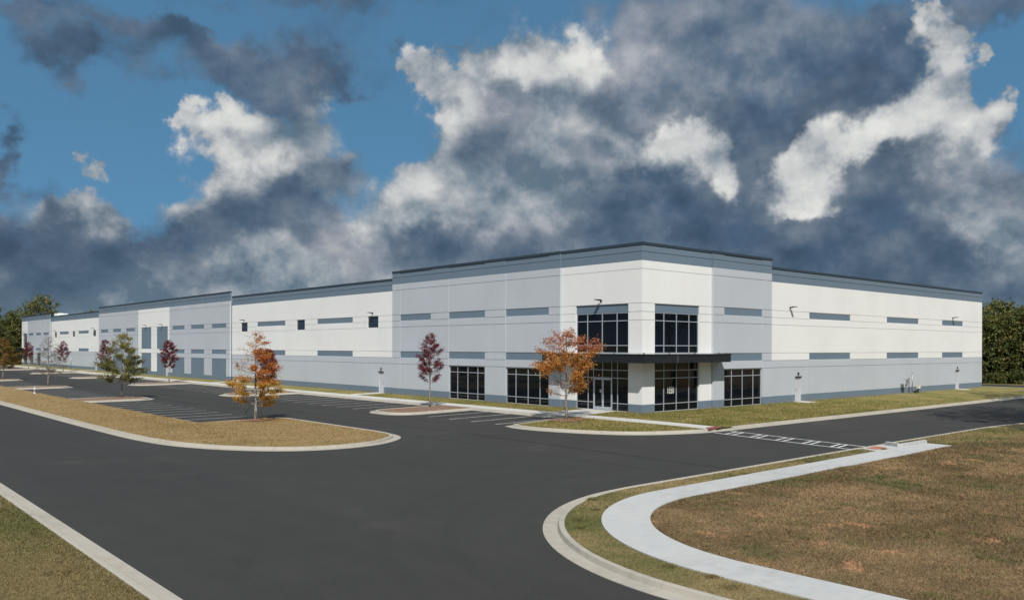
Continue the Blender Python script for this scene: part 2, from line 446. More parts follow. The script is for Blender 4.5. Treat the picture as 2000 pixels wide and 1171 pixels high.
M['walk'] = concrete('new_pavement_concrete', (.475, .478, .468), (.36, .33, .29), .16)
M['walk_old'] = concrete('pavement_concrete', (.54, .53, .50), (.36, .31, .25), .25)
M['asphalt'] = asphalt('asphalt')
M['paint'] = plain('road_paint_white', (.62, .62, .60), .7, 0., .25, 3., .3)
M['paint_thin'] = plain('stall_paint_white', (.52, .52, .51), .75, 0., .35, 1.3, .3)
M['tactile'] = plain('tactile_red', (.22, .050, .045), .75, 0., .2, 9.)
M['tactile2'] = plain('tactile_orange', (.40, .15, .09), .75, 0., .2, 9.)
M['lawn'] = turf('lawn_dry_brown', (.345, .236, .128), (.195, .137, .073), (.150, .142, .066), (.55, .31, .175), .50, .66, .600, .70)
M['verge'] = turf('verge_turf', (.330, .255, .125), (.235, .200, .088), (.150, .155, .056), (.42, .26, .15), .46, .62, .68, .80)
M['near'] = turf('near_turf', (.265, .205, .098), (.225, .190, .085), (.165, .160, .062), (.34, .21, .12), .46, .64, .68, .80)
M['island'] = turf('island_turf', (.360, .255, .125), (.320, .230, .108), (.275, .210, .090), (.42, .29, .16), .54, .74, .76, .88, (.05, .9, 1.), .86)
M['yard'] = turf('yard_turf', (.345, .280, .115), (.265, .232, .083), (.190, .185, .056), (.36, .25, .12), .46, .66, .66, .78, (.05, .9, 1.), .70)
M['field'] = turf('field_turf', (.22, .18, .075), (.16, .145, .058), (.11, .115, .04), (.2, .13, .07))
M['mulch'] = mulch_mat('bark_mulch')
M['leaf'] = leaf_mat('leaves')
M['bark_pale'] = bark_mat('bark_pale_mottled', (.065, .055, .045), (.40, .38, .34), 10.)
M['bark_grey'] = bark_mat('bark_grey', (.16, .14, .12), (.30, .27, .24))
M['bark_dark'] = bark_mat('bark_dark', (.045, .036, .03), (.12, .10, .085))
M['hydrant'] = plain('hydrant_paint_silver', (.55, .55, .56), .5, .1)
M['hydrant_red'] = plain('hydrant_paint_brown', (.16, .10, .09), .5)
M['cream'] = plain('cream_enclosure', (.72, .60, .42), .6)
M['number'] = plain('white_vinyl', (.80, .80, .80), .6, 0., .03)

# ================================================================ ground
def drape(name, poly, h, mat, step=2.5, parent=None, mound=None):
    """a sheet inside a plan outline, following the finished levels at height h"""
    n = len(poly)
    P = [Vector((float(x), float(y))) for x, y in poly]
    edges = [(i, (i + 1) % n) for i in range(n)]
    xs = [p.x for p in P]; ys = [p.y for p in P]
    gx = np.arange(math.ceil(min(xs) / step) * step, max(xs), step)
    gy = np.arange(math.ceil(min(ys) / step) * step, max(ys), step)
    X, Y = np.meshgrid(gx, gy); X = X.ravel(); Y = Y.ravel()
    inside = np.zeros(len(X), bool); near = np.zeros(len(X), bool)
    for i in range(n):
        (x0, y0), (x1, y1) = poly[i], poly[(i + 1) % n]
        c = ((y0 > Y) != (y1 > Y))
        with np.errstate(divide='ignore', invalid='ignore'):
            xi = (x1 - x0) * (Y - y0) / (y1 - y0) + x0
        inside ^= c & (X < xi)
        dx, dy = x1 - x0, y1 - y0; L2 = dx * dx + dy * dy + 1e-12
        t = np.clip(((X - x0) * dx + (Y - y0) * dy) / L2, 0, 1)
        near |= np.hypot(X - x0 - t * dx, Y - y0 - t * dy) < step * .2
    ok = inside & ~near
    P += [Vector((a, b)) for a, b in zip(X[ok].tolist(), Y[ok].tolist())]
    vs, _, fs, *_ = mgeo.delaunay_2d_cdt(P, edges, [], 1, 1e-5)
    me = bpy.data.meshes.new(name)
    me.from_pydata([(v.x, v.y, zg(v.x, v.y) + h + (mound(v.x, v.y) if mound else 0.)) for v in vs], [], [tuple(f) for f in fs])
    me.materials.append(mat); me.polygons.foreach_set('use_smooth', [True] * len(me.polygons))
    me.update()
    return link(name, me, parent)

def path(pts, seg=.9):
    """plan polyline with rounded corners: pts are (x, y, radius)"""
    out = []
    n = len(pts)
    for i, p in enumerate(pts):
        r = p[2] if len(p) > 2 else 0.0
        if i in (0, n - 1) or r <= 0: out.append((p[0], p[1])); continue
        a, b, c = Vector(pts[i - 1][:2]), Vector(p[:2]), Vector(pts[i + 1][:2])
        u = (a - b).normalized(); v = (c - b).normalized()
        ang = u.angle(v); t = min(r / math.tan(ang / 2), (a - b).length * .98, (c - b).length * .98)
        r = t * math.tan(ang / 2)
        cen = b + (u + v).normalized() * (r / math.sin(ang / 2))
        s = b + u * t; e = b + v * t
        a0 = math.atan2(s.y - cen.y, s.x - cen.x); a1 = math.atan2(e.y - cen.y, e.x - cen.x)
        d = (a1 - a0 + math.pi) % (2 * math.pi) - math.pi
        k = max(3, int(abs(d) * r / seg) + 3)
        for j in range(k + 1):
            q = a0 + d * j / k
            out.append((cen.x + r * math.cos(q), cen.y + r * math.sin(q)))
    return out

def catmull(pts, per=4):
    out = []
    for i in range(len(pts) - 1):
        p0 = pts[max(i - 1, 0)]; p1 = pts[i]; p2 = pts[i + 1]; p3 = pts[min(i + 2, len(pts) - 1)]
        for j in range(per):
            t = j / per
            out.append(tuple(.5 * (2 * p1[k] + (p2[k] - p0[k]) * t + (2 * p0[k] - 5 * p1[k] + 4 * p2[k] - p3[k]) * t * t
                                   + (-p0[k] + 3 * p1[k] - 3 * p2[k] + p3[k]) * t ** 3) for k in range(2)))
    out.append(tuple(pts[-1][:2]))
    return out

class Line:
    """a plan polyline measured along its length, with normals to its left"""
    def __init__(self, pts):
        self.p = [Vector(q) for q in pts]
        self.s = [0.0]
        for a, b in zip(self.p, self.p[1:]): self.s.append(self.s[-1] + (b - a).length)
        self.n = []
        for i in range(len(self.p)):
            a = self.p[max(i - 1, 0)]; b = self.p[i]; c = self.p[min(i + 1, len(self.p) - 1)]
            d1 = (b - a).normalized() if (b - a).length > 1e-9 else (c - b).normalized()
            d2 = (c - b).normalized() if (c - b).length > 1e-9 else d1
            m = Vector((-d1.y, d1.x)) + Vector((-d2.y, d2.x))
            m = m.normalized(); k = max(.45, m.dot(Vector((-d1.y, d1.x))))
            self.n.append(m / k)
        self.len = self.s[-1]
    def at(self, s):
        s = min(max(s, 0.0), self.len)
        for i in range(len(self.p) - 1):
            if s <= self.s[i + 1] + 1e-9:
                t = (s - self.s[i]) / max(1e-9, self.s[i + 1] - self.s[i])
                return self.p[i].lerp(self.p[i + 1], t), self.n[i].lerp(self.n[i + 1], t)
        return self.p[-1], self.n[-1]
    def stops(self, a, b, step=6.0):
        st = [a] + [s for s in self.s if a + 1e-3 < s < b - 1e-3] + [b]
        out = [st[0]]
        for x in st[1:]:
            k = max(1, int((x - out[-1]) / step + .999)); x0 = out[-1]
            out += [x0 + (x - x0) * j / k for j in range(1, k + 1)]
        return out

def sweep(line, a, b, prof, side, mb, step=6.0):
    """sweep a cross-section (offset, height above finished level) along part of a line"""
    rows = []
    for s in line.stops(a, b, step):
        p, n = line.at(s); row = []
        for off, h in prof:
            q = p + n * (off * side); row.append((q.x, q.y, zg(q.x, q.y) + h))
        rows.append(row)
    n0 = len(mb.v); k = len(prof)
    for r in rows: mb.v += r
    for i in range(len(rows) - 1):
        for j in range(k):
            j2 = (j + 1) % k
            mb.f.append((n0 + i * k + j, n0 + i * k + j2, n0 + (i + 1) * k + j2, n0 + (i + 1) * k + j)); mb.mi.append(0)
    mb.f.append(tuple(n0 + j for j in reversed(range(k)))); mb.mi.append(0)
    e = n0 + (len(rows) - 1) * k
    mb.f.append(tuple(e + j for j in range(k))); mb.mi.append(0)

KERB = [(-.02, -.12), (-.02, .135), (.005, .150), (.125, .150), (.145, .140), (.185, .022), (.60, .014), (.60, -.12)]
LOWKERB = [(-.02, -.12), (-.02, .085), (.125, .085), (.145, .080), (.185, .022), (.60, .014), (.60, -.12)]
def kerb_run(root, pts, side, length=3.05, far=None, prof=KERB, joint=.014):
    """a run of kerb and gutter cast in sections; side +1 puts the gutter to the left of the line"""
    ln = Line(pts); s = 0.0; i = 0
    while s < ln.len - .05:
        L = length
        p, _ = ln.at(s)
        if (p - Vector((CAM.x, CAM.y))).length > 75: L = length * 4
        e = min(s + L, ln.len)
        if ln.len - e < .6: e = ln.len
        mb = MB(); sweep(ln, s, e - joint, prof, side, mb)
        mb.build('kerb_section', M['kerb'], root); s = e

def slab_run(root, pts, w0, w1, length, mat, h=.150, joint=.012):
    ln = Line(pts); s = 0.0
    while s < ln.len - .05:
        e = min(s + length, ln.len)
        if ln.len - e < .5: e = ln.len
        mb = MB(); sweep(ln, s, e - joint, [(w0, -.10), (w0, h), (w1, h), (w1, -.10)], 1, mb)
        mb.build('pavement_slab', mat, root); s = e

def rect_grid(name, x0, x1, y0, y1, nx, ny, h, mat):
    me = bpy.data.meshes.new(name); v = []; f = []
    for j in range(ny + 1):
        for i in range(nx + 1):
            x = x0 + (x1 - x0) * i / nx; y = y0 + (y1 - y0) * j / ny; v.append((x, y, zg(x, y) + h))
    for j in range(ny):
        for i in range(nx):
            a = j * (nx + 1) + i; f.append((a, a + 1, a + nx + 2, a + nx + 1))
    me.from_pydata(v, [], f); me.materials.append(mat); me.update()
    return link(name, me)

# open country out to the horizon, a little below everything that is laid on it
me = bpy.data.meshes.new('terrain'); v = []; f = []
radii = [0, 60, 120, 240, 480, 960, 1900, 3800]
for r in radii:
    for k in range(32):
        a = 2 * math.pi * k / 32; v.append((20 + r * math.cos(a), 60 + r * math.sin(a), -.72))
for i in range(len(radii) - 1):
    for k in range(32):
        a = i * 32 + k; b = i * 32 + (k + 1) % 32; f.append((a, b, b + 32, a + 32))
me.from_pydata(v, [], f); me.materials.append(M['field']); me.update()
tag(link('terrain', me), kind='structure')

road = tag(rect_grid('asphalt_road', -40.2, 84., -70., 262., 62, 150, 0., M['asphalt']), kind='structure')

GH = .11   # turf stands this far above the paving
# --- the planted islands and lawns (outlines are the back of the kerb)
I1_near = [(-31.1, 262.), (-31.1, 90.), (-31.1, 50.), (-31.1, 30.), (-31.08, 20.)] + catmull(
    [(-31.02, 14.5), (-30.86, 9.8), (-30.40, 6.1), (-29.62, 3.75), (-29.0, 2.45), (-27.95, .95), (-26.7, -.15), (-25.3, -.70),
     (-23.9, -.80), (-22.55, -.50), (-21.2, .32), (-20.3, 1.25), (-19.85, 2.5), (-19.70, 4.2)], 3)
I1_far = path([(-19.70, 4.2), (-19.68, 16.15, .9), (-25.70, 16.0)])
I1_head = [(-25.70, 16.0), (-25.70, 262.)]
def I1_mound(x, y): return .10 * math.exp(-((x + 27.5) / 2.4) ** 2) * (1 if y > 6 else max(0., (y - 1) / 5.))
isl = drape('island_lawn', I1_near + I1_far[1:] + I1_head[1:], GH, M['island'], 1.5, mound=I1_mound)
tag(isl, kind='structure')
kr = tag(empty('kerb'), kind='structure')
ISL_R = [(13.0, 17.2), (42.4, 46.6), (72.7, 76.9), (102.5, 106.7), (130.9, 135.1), (160.0, 164.2)]   # building side
ISL_L = [(44.0, 48.5), (74.0, 78.5), (102.6, 107.1)]                                                 # beside the island lawn
kerb_run(kr, I1_near, -1)
kerb_run(kr, I1_far, -1)
kerb_run(kr, [(-25.70, 16.0), (-25.70, 21.2)], -1)
y = 21.2
for a, b in ISL_L + [(262., 262.)]:
    kerb_run(kr, [(-25.70, y), (-25.70, a)], -1, 6.1, prof=LOWKERB); y = b
for a, b in ISL_L:
    outline = path([(-25.70, a), (-19.60, a, 1.3), (-19.60, b, 1.3), (-25.70, b)], .5)
    k = tag(empty('kerb'), kind='structure'); kerb_run(k, outline, -1, 4.0)
    c = (-22.2, (a + b) / 2)
    tag(drape('mulch_bed', [(-25.66, a)] + outline[1:-1] + [(-25.66, b)], .12, M['mulch'], .7,
              mound=lambda x, y, c=c: .10 * math.exp(-((x - c[0]) / 2.2) ** 2 - ((y - c[1]) / 1.6) ** 2)), kind='structure')

# the yard round the building, kerbed along the stalls, the corner and the side road
KX = -4.95
corner = catmull([(-11.05, 1.05), (-11.30, .2), (-11.33, -1.0), (-11.05, -2.5), (-10.45, -4.3), (-9.55, -6.0), (-8.25, -7.25), (-6.5, -8.1), (-4.9, -8.6), (-3.2, -8.72), (-2.0, -8.75)], 3)
side_road = path([(-2.0, -8.75), (20., -8.78), (68., -8.78, 7.), (71., 60.), (71., 262.)], 1.2)
yard_poly = [(KX, 262.), (KX, 1.9)] + corner + side_road[1:]
tag(drape('yard_lawn', yard_poly, GH, M['yard'], 2.5), kind='structure')
kg = tag(empty('kerb'), kind='structure')
y0 = 262.
for a, b in reversed(ISL_R):
    kerb_run(kg, [(KX, y0), (KX, b)], -1); y0 = a
kerb_run(kg, [(KX, y0), (KX, 2.5)], -1)
kerb_run(kg, [(KX - .6, 1.78), (-10.5, 1.13)] + corner[:-4], -1)
RAMPK = [(-.02, -.12), (-.02, .040), (.185, .026), (.60, .014), (.60, -.12)]
kerb_run(kg, corner[-5:], -1, prof=RAMPK)
kerb_run(kg, side_road, -1)
for a, b in ISL_R:
    outline = path([(KX, b), (-11.85, b, 1.5), (-11.85, a, 1.5), (KX, a)], .4)
    k = tag(empty('kerb'), kind='structure'); kerb_run(k, outline, -1, 4.0)
    c = (-8.0, (a + b) / 2)
    tag(drape('mulch_bed', [(KX + .02, b)] + outline[1:-1] + [(KX + .02, a)], .12, M['mulch'], .7,
              mound=lambda x, y, c=c: .10 * math.exp(-((x - c[0]) / 2.2) ** 2 - ((y - c[1]) / 1.5) ** 2)), kind='structure')

# pavement along the front, the link to the crossing and the short paths to the doors
pv = tag(empty('pavement'), kind='structure')
slab_run(pv, [(KX + .01, 206.), (KX + .01, 1.0)], 0., 1.44, 3.05, M['walk_old'])
slab_run(pv, catmull([(KX + .01, .985), (-4.80, -2.0), (-4.55, -4.6), (-4.38, -6.6), (-4.35, -8.42)], 3), 0., 1.42, 3.05, M['walk_old'])
def slab(name, poly, h, t, mat, root):
    mb = MB(); top = [(x, y, zg(x, y) + h) for x, y in poly]; n = len(top)
    mb.poly(top)
    for i in range(n):
        a, b = top[i], top[(i + 1) % n]
        mb.quad((a[0], a[1], a[2] - t), (b[0], b[1], b[2] - t), b, a)
    return mb.build(name, mat, root)
slab('pavement_slab', [(-3.50, 2.35), (-.02, 2.55), (-.02, 5.45), (-3.50, 5.65)], .138, .2, M['walk_old'], pv)
for yd in (34.35, 70.2, 138.0):
    slab('pavement_slab', [(-3.50, yd - .75), (-.02, yd - .75), (-.02, yd + .75), (-3.50, yd + .75)], .138, .2, M['walk_old'], pv)
slab('pavement_slab', [(20.35, -1.35), (21.95, -1.35), (21.95, -.02), (20.35, -.02)], .138, .2, M['walk_old'], pv)
slab('pavement_slab', [(55.5, -1.25), (57.1, -1.25), (57.1, -.02), (55.5, -.02)], .138, .2, M['walk_old'], pv)

# the lawn on the other side of the road, with the new pavement that rounds its corner
east_edge = catmull([(190., -20.6), (60., -20.6), (28., -20.6), (20., -20.2), (15.5, -19.25), (11.5, -18.85), (6., -18.79)], 4)
lawn_line = east_edge[:-1] + path([(6., -18.79), (-31.67, -18.80, 8.9), (-31.67, -110.)], .5)
walk_line = path([(-.95, -19.80), (-30.40, -19.84, 7.6), (-30.40, -75.)], .5)
tag(drape('verge_lawn', lawn_line + [(-29.6, -110.)] + [(p.x, p.y) for p in [q + n * .8 for q, n in zip(Line(walk_line).p, Line(walk_line).n)]][::-1] + [(0., -20.6), (9., -22.6), (190., -22.6)],
          GH, M['verge'], 1.5), kind='structure')
inner = [(p.x, p.y) for p in [q + n * .8 for q, n in zip(Line(walk_line).p, Line(walk_line).n)]]
def lawn_mound(x, y): return .25 * (1 - math.exp(-max(0., (x - 4.) / 16.) ** 2)) + .03 * mnoise.noise((x * .35, y * .35, 2.))
tag(drape('brown_lawn', [(190., -22.6), (9., -22.6), (0., -20.6)] + inner + [(-29.6, -110.), (190., -110.)], GH - .01, M['lawn'], 1.2, mound=lawn_mound), kind='structure')
kl = tag(empty('kerb'), kind='structure')
kerb_run(kl, east_edge + [(-3.2, -18.79)], -1)
kerb_run(kl, [(-3.2, -18.79), (-5.7, -18.79)], -1, prof=RAMPK)
kerb_run(kl, [(-5.7, -18.79)] + [p for p in lawn_line if p[0] < -6.], -1)
pw = tag(empty('pavement'), kind='structure')
slab_run(pw, walk_line, 0., 1.42, 4.6, M['walk'], .140)
# ramp down to the crossing, between a low upstand and a tactile pad
slab('pavement_slab', [(-5.75, -18.82), (-3.45, -18.82), (-3.75, -19.79), (-6.2, -19.79)], .132, .2, M['walk'], pw)
mb = MB(); ln = Line([(-3.30, -18.95), (-3.72, -19.72), (-3.60, -19.86), (-.95, -19.92)])
sweep(ln, 0, ln.len, [(-.08, 0.), (-.08, .30), (.08, .30), (.08, 0.)], 1, mb, 1.0)
tag(mb.build('ramp_upstand', M['walk']), 'low pale concrete upstand edging the far pavement ramp by the crossing', 'kerb wall')

def tactile(poly, mat, label, h):
    o = slab('tactile_paving', poly, h, .03, mat, None)
    tag(o, label, 'tactile pad')
    a, b, c, d = [Vector(q) for q in poly]; mb = MB()
    for i in range(9):
        for j in range(6):
            u, w = (i + .5) / 9, (j + .5) / 6
            q = a.lerp(b, u).lerp(d.lerp(c, u), w); z = zg(q.x, q.y) + h
            mb.lathe([(.022, -.001), (.016, .006)], (q.x, q.y, z), 6)
    tag(mb.build('dome', mat, o), kind='stuff')
tactile([(-4.62, -8.95), (-3.15, -8.86), (-2.98, -8.28), (-4.00, -8.36)], M['tactile'], 'dark red tactile pad at the warehouse end of the crossing', .165)
tactile([(-5.55, -18.98), (-4.45, -18.90), (-4.55, -19.50), (-5.65, -19.52)], M['tactile2'], 'orange tactile pad on the ramp of the new curved pavement', .150)

# lawn this side of the main drive
near_line = [(-40.38, -110.), (-40.38, 262.)]
tag(drape('near_lawn', [(-40.38, -110.), (-40.38, 262.), (-170., 262.), (-170., -110.)], GH, M['near'], 3.0), kind='structure')
kn = tag(empty('kerb'), kind='structure')
kerb_run(kn, near_line, -1)
# the car park stops short of the far wood
tag(drape('far_lawn', [(-25.6, 194.), (KX - .05, 194.), (KX - .05, 262.), (-25.6, 262.)], GH, M['yard'], 4.0), kind='structure')
kf = tag(empty('kerb'), kind='structure')
kerb_run(kf, [(-25.6, 194.), (KX - .65, 194.)], -1)
# rough ground under the wood east of the drive
tag(drape('wood_floor', [(82., -18.3), (190., -18.3), (190., 262.), (82., 262.)], .02, M['field'], 6.), kind='structure')

# ---------------------------------------------------------------- markings
def stripe(name, a, b, w, mat, parent, h=.006, nseg=6):
    a = Vector(a); b = Vector(b); n = (b - a).normalized(); n = Vector((-n.y, n.x)) * (w / 2); mb = MB()
    for i in range(nseg):
        p = a.lerp(b, i / nseg); q = a.lerp(b, (i + 1) / nseg)
        mb.quad(*[(c.x, c.y, zg(c.x, c.y) + h) for c in (p - n, q - n, q + n, p + n)])
    return mb.build(name, mat, parent)
for k in range(4): stripe('parking_line', (-11.15, 2.95 + 2.5 * k), (-5.62, 2.95 + 2.5 * k), .125, M['paint_thin'], road)
for (a, b), (c, d) in zip(ISL_R, ISL_R[1:] + [(189., 0)]):
    n = round((c - .6 - .3 - (b + .9)) / 2.62)
    for k in range(n + 1):
        yy = b + .9 + (c - .9 - b - .9) * k / n
        stripe('parking_line', (-11.3, yy), (-5.62, yy), .125, M['paint_thin'], road)
prev = 16.6
for (a, b) in ISL_L + [(131., 135.)]:
    n = round((a - .9 - (prev + .9)) / 2.45)
    for k in range(n + 1):
        yy = prev + .9 + (a - .9 - prev - .9) * k / n
        stripe('parking_line', (-25.05, yy), (-20.55, yy), .125, M['paint_thin'], road)
    prev = b
cw = tag(empty('crossing_marking', (-4.4, -13.7, zg(-4.4, -13.7))), 'white ladder crossing with doubled rungs painted across the side road', 'crossing')
cw.matrix_world = Matrix.Identity(4)
def cx(u, yy): return (-3.1 - 1.62 * u - .10 * (-9.6 - yy), yy)
stripe('edge_line', cx(0, -9.42), cx(0, -18.15), .13, M['paint'], cw)
stripe('edge_line', cx(1, -9.42), cx(1, -18.15), .13, M['paint'], cw)
for yy in (-10.0, -10.5, -11.75, -12.2, -13.45, -13.93, -15.15, -15.6, -16.8, -17.2):
    stripe('rung', cx(.045, yy + .02), cx(.955, yy - .22), .13, M['paint'], cw, .010)

# ---------------------------------------------------------------- blades of grass where they can be made out
def blades(name, region, n, hgt, wid, mat, seed, h0, jitter=.6):
    """short blades as single triangles; region(rng, n) returns plan points and their sheet level"""
    rng = np.random.default_rng(seed)
    x, y, z = region(rng, n); n = len(x)
    d = np.hypot(x - CAM.x, y - CAM.y); k = np.clip(d / 20., .8, 2.6)
    ang = rng.uniform(0, 2 * np.pi, n); hh = hgt * rng.uniform(.45, 1.3, n) * k ** .35; ww = wid * rng.uniform(.7, 1.4, n) * k
    lean = rng.normal(0, jitter, (n, 2)) * hh[:, None]
    V = np.zeros((n, 3, 3), np.float32)
    V[:, 0, 0] = x - np.cos(ang) * ww; V[:, 0, 1] = y - np.sin(ang) * ww; V[:, 0, 2] = z - .01
    V[:, 1, 0] = x + np.cos(ang) * ww; V[:, 1, 1] = y + np.sin(ang) * ww; V[:, 1, 2] = z - .01
    V[:, 2, 0] = x + lean[:, 0]; V[:, 2, 1] = y + lean[:, 1]; V[:, 2, 2] = z + hh
    me = bpy.data.meshes.new(name)
    me.vertices.add(n * 3); me.vertices.foreach_set('co', V.ravel())
    me.loops.add(n * 3); me.loops.foreach_set('vertex_index', np.arange(n * 3, dtype=np.int32))
    me.polygons.add(n); me.polygons.foreach_set('loop_start', np.arange(0, n * 3, 3, dtype=np.int32))
    at = me.attributes.new('tone', 'FLOAT', 'POINT')
    at.data.foreach_set('value', np.repeat(np.clip(rng.normal(1.02, .20, n), .5, 1.6), 3).astype(np.float32))
    me.materials.append(mat); me.update(calc_edges=True)
    return tag(link(name, me), kind='stuff')

def zga(x, y):
    d = np.hypot(np.maximum(np.maximum(-x, 0), x - 64), np.maximum(np.maximum(-y, 0), y - 206))
    return -.11 - .39 * (1 - np.exp(-d / 14.))
def in_poly(x, y, poly):
    c = np.zeros(len(x), bool)
    for (x0, y0), (x1, y1) in zip(poly, poly[1:] + poly[:1]):
        with np.errstate(divide='ignore', invalid='ignore'):
            c ^= ((y0 > y) != (y1 > y)) & (x < (x1 - x0) * (y - y0) / (y1 - y0 + 1e-12) + x0)
    return c
def in_view(x, y, lo=-.18, hi=.18):
    dx, dy = x - CAM.x, y - CAM.y
    D = dx * fwd.x + dy * fwd.y; R = dx * fwd.y - dy * fwd.x
    px = R / np.maximum(D, .1)
    return (D > 13.) & (px > -.6174 + lo) & (px < .6174 + hi)
def scatter(poly, keep_out=None, power=1.6, rmax=60., rmin=14., mound=None, fade=None, avoid=()):
    def region(rng, n):
        a = rng.uniform(-math.radians(40), math.radians(40), n * 3) ; u = rng.uniform(0, 1, n * 3)
        r = rmin * (rmax / rmin) ** u if power == 0 else (rmin ** (2 - power) + u * (rmax ** (2 - power) - rmin ** (2 - power))) ** (1 / (2 - power))
        x = CAM.x + r * np.cos(HEAD - a); y = CAM.y + r * np.sin(HEAD - a)
        ok = in_poly(x, y, poly) & in_view(x, y)
        if keep_out is not None: ok &= ~in_poly(x, y, keep_out)
        for q in avoid: ok &= ~in_poly(x, y, q)
        if fade: ok &= rng.uniform(0, 1, len(x)) > (np.hypot(x - CAM.x, y - CAM.y) - fade[0]) / (fade[1] - fade[0])
        x = x[ok]; y = y[ok]
        z = zga(x, y) + GH
        if mound is not None: z += np.array([mound(p, q) for p, q in zip(x, y)])
        return x, y, z
    return region
walk_front = [(-3.48, 206.), (-3.48, 1.0), (-3.36, -2.0), (-3.12, -4.6), (-2.94, -6.6), (-2.9, -8.5), (-4.4, -8.5), (-4.45, -6.6), (-4.62, -4.6), (-4.86, -2.), (-4.97, 1.0), (-4.97, 206.)]
W_in = Line(walk_line); walk_in = [tuple(q + n * 1.43) for q, n in zip(W_in.p, W_in.n)]
walk_out = [tuple(q - n * .01) for q, n in zip(W_in.p, W_in.n)]
brown_poly = [(190., -22.6), (9., -22.6), (-.6, -20.9), (-.95, -21.23)] + walk_in[1:] + [(-28.9, -110.), (190., -110.)]
blades('lawn_grass', scatter(brown_poly, mound=lawn_mound, power=1.3), 460000, .034, .008, M['lawn'], 3, GH, .9)
verge_poly = lawn_line + [(-31.67, -110.), (-30.41, -110.)] + walk_out[::-1] + [(-.9, -19.6), (-.6, -20.9), (9., -22.6), (190., -22.6)]
ramp_poly = [(-6.1, -18.7), (-3.3, -18.7), (-3.6, -19.9), (-6.4, -19.9)]
blades('verge_grass', scatter(verge_poly, ramp_poly, power=1.2), 420000, .036, .008, M['verge'], 4, GH, .8)
blades('near_grass', scatter([(-40.39, -110.), (-40.39, 60.), (-90., 60.), (-90., -110.)], power=1.5, rmax=45.), 420000, .038, .008, M['near'], 5, GH, .8)
blades('island_grass', scatter(I1_near + I1_far[1:] + I1_head[1:], power=1.1, rmin=38., rmax=125., mound=I1_mound, fade=(58., 120.)), 520000, .026, .008, M['island'], 6, GH, .8)
blades('yard_grass', scatter(yard_poly, [(0., 0.), (64., 0.), (64., 206.), (0., 206.)], power=1.1, rmin=44., rmax=95., fade=(60., 95.), avoid=[walk_front, [(-3.5, 2.3), (0., 2.3), (0., 5.6), (-3.5, 5.6)]]), 420000, .036, .011, M['yard'], 7, GH, .8)

def tufts(poly, n_c, per, spread, mound=None):
    # weeds that stand up in clumps out of the mown turf
    def region(rng, n):
        cx_ = scatter(poly, power=.9, rmax=48., mound=None)(rng, n_c)
        k = rng.integers(0, len(cx_[0]), n_c * per); s = spread * rng.uniform(.4, 1.3, len(cx_[0]))[k]
        x = cx_[0][k] + rng.normal(0, 1, len(k)) * s; y = cx_[1][k] + rng.normal(0, 1, len(k)) * s
        ok = in_poly(x, y, poly); x = x[ok]; y = y[ok]; z = zga(x, y) + GH
        if mound is not None: z = z + np.array([mound(a, b_) for a, b_ in zip(x, y)])
        return x, y, z
    return region
blades('lawn_weeds', tufts(brown_poly, 150, 120, .16, lawn_mound), 1, .055, .009, M['verge'], 13, GH, .7)
blades('verge_weeds', tufts(verge_poly, 90, 110, .12), 1, .055, .009, M['near'], 14, GH, .7)
blades('near_weeds', tufts([(-40.5, -110.), (-40.5, 60.), (-90., 60.), (-90., -110.)], 70, 120, .15), 1, .06, .009, M['near'], 15, GH, .7)

# ================================================================ the warehouse
HT, LT = 12.2, 11.53
wh = tag(empty('warehouse'), 'long white and grey tilt-up concrete warehouse with slate blue parapet band', 'warehouse')
WMATS = [M['white'], M['grey'], M['blue']]

def fp(face, s, d, z):
    """point on a facade: s along it, d out from its base plane"""
    if face == 'L': return (-d, s, z)
    if face == 'R': return (s, -d, z)
    if face == 'E': return (63.88 + d, s, z)
    return (s, 205.5 + d, z)

